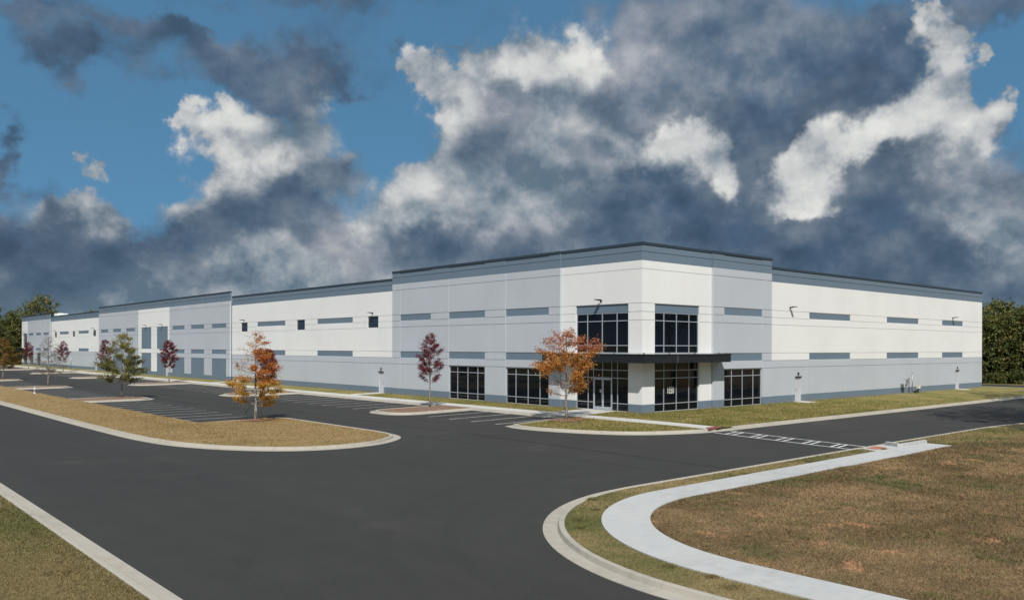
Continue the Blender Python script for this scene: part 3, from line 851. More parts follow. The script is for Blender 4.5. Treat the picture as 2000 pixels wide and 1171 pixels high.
def wall_panel(face, s0, s1, off, top, matfn, reveals, recess=(), openings=(), caps=(True, True), accents=(), thick=.22):
    """tilt-up panel as a relief of cells: reveals are cut in, bays and blocks set back, openings left out"""
    G2 = .022
    a, b = s0 + (.010 if caps[0] else 0.), s1 - (.010 if caps[1] else 0.)
    S = {a, b}; Z = {-.35, top}
    for r in recess: S |= {r[0], r[1]}
    for (u0, u1, z0, z1) in openings: S |= {u0, u1}; Z |= {z0, z1}
    for (u0, u1, z0, z1, dep) in accents: S |= {u0, u1}; Z |= {z0, z1}
    for z in reveals: Z |= {z - G2, z + G2}
    for z in (.614, 3.63, 10.29, 10.92): Z.add(z)
    S = sorted(x for x in S if a - 1e-6 <= x <= b + 1e-6)
    Zs = sorted(z for z in Z if z <= top + 1e-6)
    Zf = [Zs[0]]
    for z in Zs[1:]:
        if z - Zf[-1] > .004: Zf.append(z)
    Z = Zf
    def cell(i, j):
        s = (S[i] + S[i + 1]) / 2; z = (Z[j] + Z[j + 1]) / 2
        for (u0, u1, z0, z1) in openings:
            if u0 < s < u1 and z0 < z < z1: return None
        d = off; mi = matfn(s, z)
        for r in recess:
            if r[0] < s < r[1]: d -= .03
        hit = False
        for (u0, u1, z0, z1, dep) in accents:
            if u0 < s < u1 and z0 < z < z1: d -= dep; mi = 2; hit = True
        if not hit:
            for r in reveals:
                if abs(z - r) < G2: d -= .03
        return d, mi
    nS, nZ = len(S) - 1, len(Z) - 1
    C = [[cell(i, j) for j in range(nZ)] for i in range(nS)]
    mb = MB(); back = off - thick
    def D(i, j):
        if i < 0 or j < 0 or i >= nS or j >= nZ: return back
        return back if C[i][j] is None else C[i][j][0]
    def MI(i, j):
        return C[i][j][1] if 0 <= i < nS and 0 <= j < nZ and C[i][j] is not None else None
    for i in range(nS):
        for j in range(nZ):
            if C[i][j] is None: continue
            d, mi = C[i][j]
            mb.quad(fp(face, S[i], d, Z[j]), fp(face, S[i + 1], d, Z[j]), fp(face, S[i + 1], d, Z[j + 1]), fp(face, S[i], d, Z[j + 1]), mi)
    for i in range(nS + 1):
        for j in range(nZ):
            d0, d1 = D(i - 1, j), D(i, j)
            if abs(d0 - d1) < 1e-5 or (i == 0 and not caps[0]) or (i == nS and not caps[1]): continue
            mi = MI(i - 1, j) if d0 > d1 else MI(i, j)
            if mi is None: mi = 0
            mb.quad(fp(face, S[i], d0, Z[j]), fp(face, S[i], d1, Z[j]), fp(face, S[i], d1, Z[j + 1]), fp(face, S[i], d0, Z[j + 1]), mi)
    for i in range(nS):
        for j in range(nZ + 1):
            d0, d1 = D(i, j - 1), D(i, j)
            if abs(d0 - d1) < 1e-5: continue
            mi = MI(i, j - 1) if d0 > d1 else MI(i, j)
            if mi is None: mi = 0
            mb.quad(fp(face, S[i], d0, Z[j]), fp(face, S[i + 1], d0, Z[j]), fp(face, S[i + 1], d1, Z[j]), fp(face, S[i], d1, Z[j]), mi)
    # the back of the slab
    mb.quad(fp(face, a, back, -.35), fp(face, b, back, -.35), fp(face, b, back, top), fp(face, a, back, top), MI(0, nZ - 1) or 0)
    o = mb.build('wall_panel', WMATS, wh)
    # metal coping along the top of the panel
    cb = MB(); c0 = s0 - (.0 if caps[0] else .06); c1 = s1 - .004
    p, q = fp(face, c0, off + .055, top - .145), fp(face, c1, back - .08, top + .03)
    cb.box(p, q); cb.build('coping', M['coping'], wh)
    return o

R_HIGH = [3.02, 3.63, 4.26, 6.66, 7.27, 7.88, 10.33, 11.56]
R_LOW = [3.02, 3.63, 4.26, 6.66, 7.27, 7.88, 10.91]
def m_low(s, z): return 2 if z < .614 or z > 10.29 else (1 if z < 3.63 else 0)
def m_grey(s, z): return 2 if z < .614 or z > 10.92 else 1
def m_white(s, z): return 2 if z < .614 or z > 10.92 else 0
BL = lambda a, b: [(a, b, 3.65, 4.24, .045), (a, b, 7.29, 7.86, .045)]

# ---- windows
def window(face, S, Z, off, doors=None, dark=False, skip=(), name='window', fr=.055):
    """aluminium frame with a pane in every light; S and Z are the lines of the members"""
    mat = M['alu_dark'] if dark else M['alu']
    mb = MB(); e = fr / 2
    for k, s in enumerate(S):
        z0, z1 = Z[0], Z[-1]
        lo = s - (0 if k == 0 else e); hi = s + (0 if k == len(S) - 1 else e)
        if k == 0: hi = s + fr
        if k == len(S) - 1: lo = s - fr
        mb.box(fp(face, lo, off, z0), fp(face, hi, off - .11, z1))
    for k, z in enumerate(Z):
        lo = z - (0 if k == 0 else e); hi = z + (0 if k == len(Z) - 1 else e)
        if k == 0: hi = z + fr
        if k == len(Z) - 1: lo = z - fr
        for i in range(len(S) - 1):
            if doors and 0 < k < 2 and doors[0] < (S[i] + S[i + 1]) / 2 < doors[1] and z < doors[2] - .1: continue
            if doors and k == 0 and doors[0] < (S[i] + S[i + 1]) / 2 < doors[1]: continue
            a = S[i] + (fr if i == 0 else e); b = S[i + 1] - (fr if i == len(S) - 2 else e)
            mb.box(fp(face, a, off - .004, lo), fp(face, b, off - .106, hi))
    o = mb.build(name, mat, wh)
    rng = random.Random(int(S[0] * 100) + int(Z[0] * 10))
    for i in range(len(S) - 1):
        for j in range(len(Z) - 1):
            sm, zm = (S[i] + S[i + 1]) / 2, (Z[j] + Z[j + 1]) / 2
            if doors and doors[0] < sm < doors[1] and zm < doors[2]: continue
            a = S[i] + (fr if i == 0 else e); b = S[i + 1] - (fr if i == len(S) - 2 else e)
            c = Z[j] + (fr if j == 0 else e); d = Z[j + 1] - (fr if j == len(Z) - 2 else e)
            t = [rng.uniform(-.004, .004) for _ in range(3)]
            pm = MB(); u = off - .045
            f4 = [fp(face, a - .01, u + t[0], c - .01), fp(face, b + .01, u + t[1], c - .01), fp(face, b + .01, u + t[1] + t[2], d + .01), fp(face, a - .01, u + t[0] + t[2], d + .01)]
            b4 = [fp(face, a - .01, u - .03, c - .01), fp(face, b + .01, u - .03, c - .01), fp(face, b + .01, u - .03, d + .01), fp(face, a - .01, u - .03, d + .01)]
            pm.quad(*f4); pm.quad(*b4[::-1])
            for k in range(4): pm.quad(f4[k], f4[(k + 1) % 4], b4[(k + 1) % 4], b4[k])
            pm.build('pane', M['glass_sky'] if dark else M['glass'], o)
    return o

def cols(a, b): return [a, a + .222 * (b - a), a + .5 * (b - a), a + .785 * (b - a), b]
UP = [4.27, 4.84, 6.65, 7.25]
LOW4 = [.0, .58, 2.44, 3.0]
LOWC = [.0, .58, 2.44, 3.02, 3.98]

# near corner, both faces
wall_panel('L', 0., 8.16, 0., HT, m_white, R_HIGH, openings=[(1.29, 6.60, -.02, 3.98), (1.29, 6.60, 4.25, 7.25)], caps=(False, True), accents=[(1.29, 6.60, 7.25, 7.86, .10)])
wall_panel('R', 0., 8.33, 0., HT, m_white, R_HIGH, openings=[(1.42, 6.78, -.02, 3.98), (1.42, 6.78, 4.25, 7.25)], caps=(False, True), accents=[(1.42, 6.78, 7.25, 7.86, .10)])
window('L', cols(1.30, 6.59), UP, -.11)
window('R', cols(1.43, 6.77), UP, -.11)
entrance = window('L', [1.30, 2.41, 2.97, 3.89, 4.81, 5.38, 6.59], LOWC, -.11, doors=(2.97, 4.81, 2.44))
address_window = window('R', cols(1.43, 6.77), LOWC, -.11)
# the sills between the two storeys of glass
for face, a, b in (('L', 1.31, 6.58), ('R', 1.44, 6.76)):
    mb = MB(); mb.box(fp(face, a, .004, 3.985), fp(face, b, -.20, 4.245)); mb.build('sill', M['grey'], wh)

# grey bays beside the corner
for k, (a, b, r0, r1) in enumerate([(8.16, 16.1, 9.44, 14.72), (16.1, 24.05, 17.46, 22.70), (24.05, 32.1, 25.50, 30.70)]):
    op = [(r0, r1, -.02, 3.0)] if k < 2 else []
    wall_panel('L', a, b, .16, HT, m_grey, R_HIGH, recess=[(r0, r1)], openings=op, accents=BL(r0, r1))
    if op: window('L', [r0 + .01, r0 + .22 * (r1 - r0), r0 + .49 * (r1 - r0), r0 + .775 * (r1 - r0), r1 - .01][::1], LOW4, .02)
wall_panel('R', 8.33, 16.67, .16, HT, m_grey, R_HIGH, recess=[(9.80, 15.26)], openings=[(9.80, 15.26, -.02, 3.0)], accents=BL(9.80, 15.26))
window('R', cols(9.81, 15.25), LOW4, .02)

# white panels between the projecting blocks
def door(face, a, b, off, lamp=True):
    """flush steel door in its frame with drip cap and bulkhead lamp"""
    mb = MB(); mb.box(fp(face, a - .05, off + .012, 0.), fp(face, a, off - .14, 2.12)); mb.box(fp(face, b, off + .012, 0.), fp(face, b + .05, off - .14, 2.12))
    mb.box(fp(face, a, off + .010, 2.06), fp(face, b, off - .14, 2.12))
    mb.box(fp(face, a + .004, off - .03, .01), fp(face, b - .004, off - .08, 2.055))
    o = mb.build('door', M['doorpaint'], wh)
    hb = MB(); hs = a + .09 if face == 'R' else a + .09
    hb.box(fp(face, hs - .025, off - .029, .95), fp(face, hs + .025, off - .018, 1.12)); hb.tube([fp(face, hs, off - .02, 1.03), fp(face, hs, off + .04, 1.03), fp(face, hs + .11, off + .04, 1.03)], .011, 6)
    hb.build('handle', M['steel'], o)
    cb = MB(); cb.box(fp(face, a - .06, off + .10, 2.13), fp(face, b + .06, off - .02, 2.21)); cb.build('drip_cap', M['dark'], o)
    if lamp:
        lb = MB(); c = (a + b) / 2; lb.box(fp(face, c - .09, off + .08, 2.42), fp(face, c + .09, off, 2.56)); lb.box(fp(face, c - .07, off + .12, 2.35), fp(face, c + .07, off - .0, 2.425))
        lb.build('door_lamp', M['dark'], o)
    return o
LOWP = [(32.1, 40.04), (40.04, 48.04), (48.04, 56.05), (56.05, 64.1), (64.1, 72.12)]
for k, (a, b) in enumerate(LOWP):
    acc, op = [], []
    if k in (1, 3): acc = BL(a + .02, b - .02)
    else:
        w0 = (34.95, 51.0, 67.08)[k // 2]; op = [(w0, w0 + 2.08, 6.68, 7.86)]
    if k == 0: op.append((33.88, 34.82, -.02, 2.12))
    if k == 4: op.append((69.75, 70.69, -.02, 2.12))
    wall_panel('L', a, b, 0., LT, m_low, R_LOW, openings=op, accents=acc)
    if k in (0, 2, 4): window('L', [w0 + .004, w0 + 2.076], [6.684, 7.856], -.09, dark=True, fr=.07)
door('L', 33.93, 34.77, -.02); door('L', 69.80, 70.64, -.02)

# middle block
MID = [(72.12, 80.0, 73.4, 78.6), (80.0, 88.0, 81.4, 86.65), (88.0, 95.8, 89.3, 94.6), (95.8, 103.2, 96.6, 101.8), (103.2, 111.2, 104.5, 109.6),
       (111.2, 119.5, 113.05, 118.1), (119.5, 127.4, 121.0, 126.0), (127.4, 135.05, 128.9, 133.8)]
for k, (a, b, r0, r1) in enumerate(MID):
    if k in (3, 4):
        wall_panel('L', a, b, .30, HT, m_white, R_HIGH, accents=[(r0, r1, 4.28, 7.88, .045), (r0, r1, .60, 3.6, .045)], openings=[(96.45, 97.39, -.02, 2.12)] if k == 3 else [])
    else:
        wall_panel('L', a, b, .30, HT, m_grey, R_HIGH, accents=BL(r0, r1) + [(r0, r1, .55, 3.0, .045)])
door('L', 96.50, 97.34, .28)
# far white panels and the far corner block
FARP = [(135.05, 143.4), (143.4, 151.2), (151.2, 159.1), (159.1, 167.0), (167.0, 174.7)]
for k, (a, b) in enumerate(FARP):
    acc, op = [], []
    if k in (1, 3): acc = BL(a + .02, b - .02)
    else:
        w0 = (138.3, 154.05, 169.6)[k // 2]; op = [(w0, w0 + 2.0, 6.68, 7.86)]
    if k == 0: op.append((137.5, 138.44, -.02, 2.12))
    wall_panel('L', a, b, 0., LT, m_low, R_LOW, openings=op, accents=acc)
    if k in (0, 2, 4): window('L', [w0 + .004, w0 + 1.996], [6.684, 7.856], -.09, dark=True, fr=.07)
door('L', 137.55, 138.39, -.02)
for k, (a, b, r0, r1) in enumerate([(174.7, 182.4, 175.75, 181.05), (182.4, 190.1, 183.6, 188.7), (190.1, 197.75, 191.5, 196.6)]):
    op = [(r0, r1, -.02, 3.0)] if k else []
    wall_panel('L', a, b, .30, HT, m_grey, R_HIGH, openings=op, accents=BL(r0, r1))
    if op: window('L', cols(r0 + .01, r1 - .01), LOW4, .16)
wall_panel('L', 197.75, 205.5, .14, HT, m_white, R_HIGH, openings=[(199.0, 204.2, 4.25, 7.25), (199.0, 204.2, -.02, 3.98)], accents=[(199.0, 204.2, 7.25, 7.86, .10)])
window('L', cols(199.01, 204.19), UP, .03); window('L', cols(199.01, 204.19), LOWC, .03)

# side road facade
RP = [(16.67, 23.06), (23.06, 30.70), (30.70, 38.32), (38.32, 45.87), (45.87, 52.0), (52.0, 57.96), (57.96, 63.88)]
for k, (a, b) in enumerate(RP):
    acc = BL(a + .02, b - .02) if k in (1, 3, 5) else []
    op = [(20.66, 21.66, -.02, 2.12)] if k == 0 else ([(55.80, 56.80, -.02, 2.12)] if k == 5 else [])
    wall_panel('R', a, b, 0., LT, m_low, R_LOW, openings=op, accents=acc)
door('R', 20.71, 21.61, -.02); door('R', 55.85, 56.75, -.02)
for k in range(8): wall_panel('E', .22 + 25.6 * k, .22 + 25.6 * (k + 1) - .1, 0., LT, m_low, [3.02])
for k in range(8): wall_panel('B', .3 + 7.9 * k, .3 + 7.9 * (k + 1), 0., LT, m_low, [3.02])
# roof deck and what stands on it
mb = MB(); mb.quad((.1, .1, 10.75), (63.8, .1, 10.75), (63.8, 205.4, 10.75), (.1, 205.4, 10.75)); mb.build('roof', M['roof'], wh)
ru = tag(empty('rooftop_unit', (4.6, 186.0, 10.75)), 'white rooftop air unit rising behind the far parapet', 'air unit')
mb = MB(); mb.box((-1.3, -1.5, 0.), (1.3, 1.5, .35)); mb.build('base_curb', M['steel'], ru)
mb = MB(); mb.box((-1.2, -1.4, .35), (1.2, 1.4, 1.9)); mb.poly([(-1.2, 1.4, 1.9), (1.2, 1.4, 1.9), (1.2, 2.0, .9), (-1.2, 2.0, .9)]); mb.build('casing', M['white'], ru)
mb = MB(); mb.lathe([(.7, 0.), (.7, .2), (.5, .24)], (0, -.4, 1.9), 16); mb.build('fan_shroud', M['steel'], ru)

# ---- the entrance doors
for (a, b, hs) in ((2.99, 3.885, 3.80), (3.895, 4.79, 3.98)):
    mb = MB(); o_ = -.135
    mb.box(fp('L', a, o_, .02), fp('L', a + .09, o_ - .05, 2.40)); mb.box(fp('L', b - .09, o_, .02), fp('L', b, o_ - .05, 2.40))
    mb.box(fp('L', a + .09, o_ - .002, .02), fp('L', b - .09, o_ - .048, .27)); mb.box(fp('L', a + .09, o_ - .002, 2.28), fp('L', b - .09, o_ - .048, 2.40))
    d_ = mb.build('door', M['alu'], wh)
    pm = MB(); pm.box(fp('L', a + .08, o_ - .015, .26), fp('L', b - .08, o_ - .035, 2.29)); pm.build('pane', M['glass'], d_)
    hb = MB(); hb.tube([fp('L', hs, o_, .86), fp('L', hs, o_ + .07, .90), fp('L', hs, o_ + .07, 1.14), fp('L', hs, o_, 1.18)], .016, 8); hb.build('handle', M['dark'], d_)
    if hs > 3.9:
        rb = MB()
        for q in range(24):
            t0, t1 = 2 * math.pi * q / 24, 2 * math.pi * (q + 1) / 24
            for r0, r1 in ((.10, .125),):
                rb.quad(*[fp('L', 4.10 - .0 + r * math.cos(t), o_ - .012, 1.42 + r * math.sin(t)) for r, t in ((r0, t0), (r1, t0), (r1, t1), (r0, t1))])
        rb.box(fp('L', 4.06, o_ - .014, 1.36), fp('L', 4.14, o_ - .0125, 1.48)); rb.build('door_sticker', M['number'], d_)

# ---- the number on the glass
cu = bpy.data.curves.new('number', 'FONT'); cu.body = '1050'; cu.size = 1.0; cu.align_x = 'CENTER'; cu.space_character = 1.12; cu.offset = .016
tx = bpy.data.objects.new('number', cu); COL.objects.link(tx)
bpy.context.view_layer.update()
me = bpy.data.meshes.new_from_object(tx.evaluated_get(bpy.context.evaluated_depsgraph_get()))
bpy.data.objects.remove(tx)
xs = [v.co.x for v in me.vertices]; ys = [v.co.y for v in me.vertices]
for v_ in me.vertices:
    u = (v_.co.x - min(xs)) / (max(xs) - min(xs)); w = (v_.co.y - min(ys)) / (max(ys) - min(ys))
    v_.co = Vector(fp('R', 3.06 + .78 * u, -.142, 1.29 + .52 * w))
me.materials.clear(); me.materials.append(M['number'])
link('address_number', me, address_window)

# ---- canopies over the two corner entrances
def canopy(face_pts, inner, name='canopy'):
    """fascia channel on an L-shaped plan, deck inside it, hanger lugs along the top"""
    root = MB()
    ln = Line(face_pts)
    sw = [(0., 3.60), (0., 4.20), (.16, 4.20), (.16, 4.14), (.05, 4.10), (.05, 3.68), (.13, 3.64), (.13, 3.60)]
    rows = []
    for p, n in zip(ln.p, ln.n):
        rows.append([(p.x + n.x * o, p.y + n.y * o, z) for o, z in sw])
    for r0, r1 in zip(rows, rows[1:]):
        for j in range(len(sw)):
            j2 = (j + 1) % len(sw); root.quad(r0[j], r0[j2], r1[j2], r1[j])
    root.poly(rows[0]); root.poly(rows[-1][::-1])
    lip = [(-.035, 4.15), (-.035, 4.235), (.03, 4.235), (.03, 4.15)]
    rows = [[(p.x + n.x * o, p.y + n.y * o, z) for o, z in lip] for p, n in zip(ln.p, ln.n)]
    for r0, r1 in zip(rows, rows[1:]):
        for j in range(4): root.quad(r0[j], r0[(j + 1) % 4], r1[(j + 1) % 4], r1[j])
    root.poly(rows[0]); root.poly(rows[-1][::-1])
    c = root.build(name, M['canopy'], wh)
    dk = MB(); pts = [p + n * .06 for p, n in zip(ln.p, ln.n)]
    poly = [(p.x, p.y) for p in pts] + inner
    dk.poly([(x, y, 4.03) for x, y in poly]); dk.poly([(x, y, 3.93) for x, y in poly][::-1])
    dk.build('deck', M['steel'], c)
    return c, ln
P_ = 1.28
cnp, cl = canopy([(9.05, .0 - .17), (9.05, -P_), (-P_, -P_), (-P_, 9.0), (-.17, 9.0)][::-1], [(9.0, -.17), (8.3, -.005), (-.005, -.005), (-.005, 8.1), (-.17, 8.9)])
for (x, y) in ((-P_ + .12, 7.6), (-P_ + .12, 4.6), (-P_ + .12, 1.6), (-P_ + .25, -P_ + .25), (1.6, -P_ + .12), (4.6, -P_ + .12), (7.6, -P_ + .12)):
    mb = MB(); mb.box((x - .05, y - .05, 4.19), (x + .05, y + .05, 4.33)); mb.build('hanger_lug', M['steel'], cnp)
mb = MB(); mb.box((2.43, -P_ - .012, 3.61), (2.455, -P_ - .001, 4.14)); mb.build('fascia_joint', M['steel'], cnp)
canopy([(-1.42, 196.6), (-1.42, 207.2), (7.2, 207.2)][::-1], [(-.31, 196.7), (-.31, 197.7), (-.16, 197.78), (-.16, 205.6), (7.2, 205.6)])

# ---- lamps on brackets along the facades
def wall_light(face, s, off, z, label, out=.62):
    o = tag(empty('wall_light', fp(face, s, off, z)), label, 'wall lamp', 'wall lamps along the facades')
    def q(a, d, zz):   # local: a along the wall, d out from it
        return (-d, a, zz) if face == 'L' else (a, -d, zz)
    mb = MB(); mb.box(q(-.07, -.02, -.16), q(.07, .035, .05)); mb.build('wall_plate', M['dark'], o)
    mb = MB(); mb.tube([q(0, .02, -.08), q(0, .10, -.06), q(0, .17, .0), q(0, .22, .01)], .035, 8); mb.build('bracket', M['dark'], o)
    mb = MB(); mb.box(q(-.14, .18, -.005), q(.14, out, .055)); mb.box(q(-.10, .16, -.045), q(.10, .34, -.005)); mb.build('lamp_head', M['dark'], o)
    return o
for face, s, off, lab in (('L', 3.95, 0., 'black wall lamp above the upper window over the entrance doors'),
                          ('L', 36.0, 0., 'black wall lamp over the small square window nearest the grey corner bays'),
                          ('L', 68.1, 0., 'black wall lamp over the small square window beside the middle block'),
                          ('L', 99.1, .255, 'black wall lamp on the blue panel next to the middle doorway'),
                          ('L', 107.0, .255, 'black wall lamp on the far blue panel of the middle block'),
                          ('L', 139.4, 0., 'black wall lamp over the first small window past the middle block'),
                          ('L', 170.6, 0., 'black wall lamp over the last small window before the far corner'),
                          ('L', 201.6, .14, 'black wall lamp above the far corner window'),
                          ('R', 19.8, 0., 'black wall lamp on the white side wall above the grey door near the corner'),
                          ('R', 54.9, 0., 'black wall lamp at the last blue block of the side wall')):
    wall_light(face, s, off, 8.22, lab)

# ================================================================ small things on the site
hx, hy = -26.30, 59.6
hz = zg(hx, hy) + GH
hyd = tag(empty('fire_hydrant', (hx, hy, hz)), 'silver fire hydrant with red caps standing on the island lawn', 'hydrant')
mb = MB(); mb.lathe([(.20, -.05), (.20, .05), (.17, .06), (.125, .09), (.12, .46), (.155, .48), (.155, .53)], (0, 0, 0), 16); mb.build('barrel', M['hydrant'], hyd, True)
mb = MB(); mb.lathe([(.145, .53), (.135, .60), (.09, .68), (.045, .71), (.04, .77)], (0, 0, 0), 16); mb.build('bonnet', M['hydrant'], hyd, True)
for a in (0., math.pi, -math.pi / 2):
    r = .075 if a >= 0 else .095
    mb = MB(); mb.tube([(.10 * math.cos(a), .10 * math.sin(a), .36), (.21 * math.cos(a), .21 * math.sin(a), .36), (.22 * math.cos(a), .22 * math.sin(a), .36), (.27 * math.cos(a), .27 * math.sin(a), .36)], [r * .8, r * .8, r, r], 12)
    mb.build('nozzle_cap', M['hydrant_red'], hyd, True)

def post(x, y, h, r, label, name='post', cap=True, mat='steel'):
    o = tag(empty(name, (x, y, zg(x, y) + GH)), label, 'post')
    mb = MB(); mb.tube([(0, 0, -.1), (0, 0, h)], r, 10); mb.build('shaft', M[mat], o, True)
    if cap:
        mb = MB(); mb.lathe([(r * 1.25, 0), (r * 1.25, .03), (r * .4, .08)], (0, 0, h), 10); mb.build('cap', M[mat], o, True)
    return o
post(-1.9, 149.0, 2.9, .07, 'tall grey steel post in front of the far white wall', mat='steel')
post(-1.3, 157.7, 1.4, .09, 'short grey steel post in front of the far white wall', mat='steel')

mx = tag(empty('meter_cabinet', (41.5, -.55, 0.)), 'pale grey meter cabinet on a single leg against the side wall', 'meter cabinet')
mb = MB(); mb.box((-.03, -.03, -.1), (.03, .03, .98)); mb.build('leg', M['steel'], mx)
mb = MB(); mb.box((-.30, -.12, 1.0), (.32, .12, 1.52)); mb.box((-.32, -.14, 1.52), (.34, .13, 1.55)); mb.build('cabinet', M['doorpaint'], mx)
mb = MB(); mb.lathe([(.09, 0), (.09, .12), (.06, .15)], (-.12, -.10, .86), 12); mb.build('meter', M['dark'], mx, True)
mb = MB(); mb.box((-.26, -.126, 1.04), (.28, -.119, 1.48)); mb.build('cabinet_door', M['steel'], mx)
for x, h, r, lab in ((42.25, 1.66, .035, 'thin rusty pipe standing by the meter cabinet'), (43.05, 2.15, .055, 'tall grey vent pipe standing by the gas meter')):
    o = tag(empty('standpipe', (x, -.55, 0.)), lab, 'pipe')
    mb = MB(); mb.tube([(0, 0, -.1), (0, 0, h)], r, 10); mb.build('pipe', M['steel'] if h > 2 else M['bark_dark'], o, True)
    mb = MB(); mb.lathe([(r * 1.4, 0), (r * 1.4, .06), (r * .6, .09)], (0, 0, h - .05), 10); mb.build('cap', M['steel'], o, True)
    mb = MB(); mb.lathe([(r * 2., 0), (r * 2., .02), (r * 1.1, .03)], (0, 0, .0), 10); mb.build('collar', M['steel'], o, True)
gm = tag(empty('gas_meter', (44.2, -.6, 0.)), 'gas meter with cream box and dark pipework low against the side wall', 'gas meter')
mb = MB(); mb.tube([(-.65, 0, .02), (-.65, 0, .22), (-.2, 0, .30), (.15, 0, .34), (.15, 0, .52)], .045, 8); mb.tube([(-.55, -.12, .10), (.0, -.12, .10), (.0, -.12, .42)], .04, 8); mb.build('pipework', M['dark'], gm, True)
mb = MB(); mb.lathe([(.16, 0), (.20, .05), (.20, .10), (.10, .16)], (-.2, -.05, .12), 12); mb.build('regulator', M['dark'], gm, True)
mb = MB(); mb.box((.05, -.12, .46), (.45, .12, .76)); mb.box((.03, -.14, .76), (.47, .14, .79)); mb.build('meter_box', M['cream'], gm)
mb = MB(); mb.box((.12, -.128, .52), (.38, -.119, .70)); mb.build('dial_plate', M['number'], gm)

# ================================================================ trees
def leaf_cloud(name, P, size, colors, seed, parent, up=.35, aspect=.62):
    """many small leaf faces (two triangles each, folded on the midrib)"""
    rng = np.random.default_rng(seed); n = len(P)
    d = rng.normal(0, 1, (n, 3)); d[:, 2] += up; d /= np.linalg.norm(d, axis=1)[:, None]      # leaf normal
    t = rng.normal(0, 1, (n, 3)); t -= d * (t * d).sum(1)[:, None]; t /= np.linalg.norm(t, axis=1)[:, None]
    b = np.cross(d, t); s = (size * rng.uniform(.6, 1.35, n))[:, None]
    V = np.zeros((n, 4, 3), np.float32)
    V[:, 0] = P - t * s * .5; V[:, 2] = P + t * s * .5
    V[:, 1] = P + b * s * aspect * .5 + d * s * .08; V[:, 3] = P - b * s * aspect * .5 + d * s * .08
    me = bpy.data.meshes.new(name)
    me.vertices.add(n * 4); me.vertices.foreach_set('co', V.ravel())
    F = np.array([[0, 1, 2], [0, 2, 3]], np.int32)[None] + (np.arange(n, dtype=np.int32) * 4)[:, None, None]
    me.loops.add(n * 6); me.loops.foreach_set('vertex_index', F.ravel())
    me.polygons.add(n * 2); me.polygons.foreach_set('loop_start', np.arange(0, n * 6, 3, dtype=np.int32))
    at = me.attributes.new('leaf', 'FLOAT_COLOR', 'POINT')
    C = np.ones((n, 4, 4), np.float32); C[:, :, :3] = colors[:, None, :]
    at.data.foreach_set('color', C.ravel())
    me.materials.append(M['leaf']); me.update(calc_edges=True)
    return link(name, me, parent)

def palette(rng, n, cols, weights, jit=.14):
    k = rng.choice(len(cols), n, p=np.array(weights) / sum(weights))
    c = np.array(cols)[k]
    return np.clip(c * rng.normal(1, jit, (n, 1)) * rng.normal(1, .06, (n, 3)), 0, 1)

def tree(name, label, cat, loc, H, W, base, shape, ncol, leaves, size, bark, seed, trunk_r=.075, limbs=34, rise=.35, clump=.16,
         twigs=5, keep=None, group=None, rz=0., scatter_in=.25, lean=(0, 0)):
    rng = np.random.default_rng(seed); R = random.Random(seed)
    root = tag(empty(name, loc, rz), label, cat, group)
    mb = MB(); k = 9
    tp = [Vector((lean[0] * (i / k) ** 2 + R.uniform(-.02, .02) * (i > 0), lean[1] * (i / k) ** 2 + R.uniform(-.02, .02) * (i > 0), H * .985 * i / k - (.12 if i == 0 else 0))) for i in range(k + 1)]
    mb.tube(tp, [trunk_r * (1.35 if i == 0 else 1) * (1 - .92 * (i / k) ** .9) + .006 for i in range(k + 1)], 8)
    def axis(z):
        i = min(k - 1, max(0, int(z / (H * .985) * k))); t = min(1, max(0, z / (H * .985) * k - i)); return tp[i].lerp(tp[i + 1], t)
    ends = []
    for i in range(limbs):
        u = (i + R.random()) / limbs; z = base + (H * .97 - base) * u ** .92
        t = (z - base) / (H - base)
        L = shape(t) * W / 2 * R.uniform(.72, 1.10)
        a = i * 2.399963 + R.uniform(-.35, .35)
        p0 = axis(z); pr_ = rise * (1 - .2 * t) + R.uniform(-.12, .15)
        pts = [p0]
        for j in range(1, 5):
            f_ = j / 4
            pts.append(p0 + Vector((math.cos(a) * L * f_ + R.uniform(-.05, .05) * L, math.sin(a) * L * f_ + R.uniform(-.05, .05) * L, L * pr_ * f_ ** 1.25 + R.uniform(-.03, .03) * L)))
        r0 = max(.008, trunk_r * .30 * (1 - .75 * t)) * min(1.2, .5 + L)
        mb.tube(pts, [r0, r0 * .75, r0 * .5, r0 * .32, .004], 5, caps=False)
        for q in range(twigs):
            f_ = R.uniform(.30, 1.0); j = min(3, int(f_ * 4)); q0 = pts[j].lerp(pts[j + 1], f_ * 4 - j)
            b_ = a + R.uniform(-1.25, 1.25); l2 = L * R.uniform(.22, .42) * (1.15 - .5 * f_)
            q1 = q0 + Vector((math.cos(b_) * l2, math.sin(b_) * l2, l2 * R.uniform(-.10, .65)))
            mb.tube([q0, q0.lerp(q1, .5) + Vector((0, 0, l2 * .05)), q1], [r0 * .35, r0 * .22, .003], 4, caps=False)
            ends.append((q0, q1))
        ends.append((pts[2], pts[4]))
    mb.build('trunk', bark, root, True)
    if leaves:
        E_ = np.array([[*a, *b] for a, b in ends]); w = np.linalg.norm(E_[:, 3:] - E_[:, :3], axis=1); w /= w.sum()
        pick = rng.choice(len(E_), leaves, p=w); f_ = rng.uniform(0, 1.06, leaves)[:, None] ** .8
        P = E_[pick, :3] * (1 - f_) + E_[pick, 3:] * f_ + rng.normal(0, clump, (leaves, 3)) * np.array([1, 1, .75])
        if keep is not None:
            m = keep(P, rng); P = P[m]
        leaf_cloud('crown', P, size, ncol(P, rng), seed + 1, root)
    return root

def sx(P, rz=0.):
    """how far to the viewer's right of the trunk, so the half-turned crowns colour as they did that day"""
    return P[:, 0] * math.sin(HEAD) - P[:, 1] * math.cos(HEAD)
def clumpy(P, f, s):
    return np.array([mnoise.noise((p[0] * f + s, p[1] * f, p[2] * f)) for p in P])

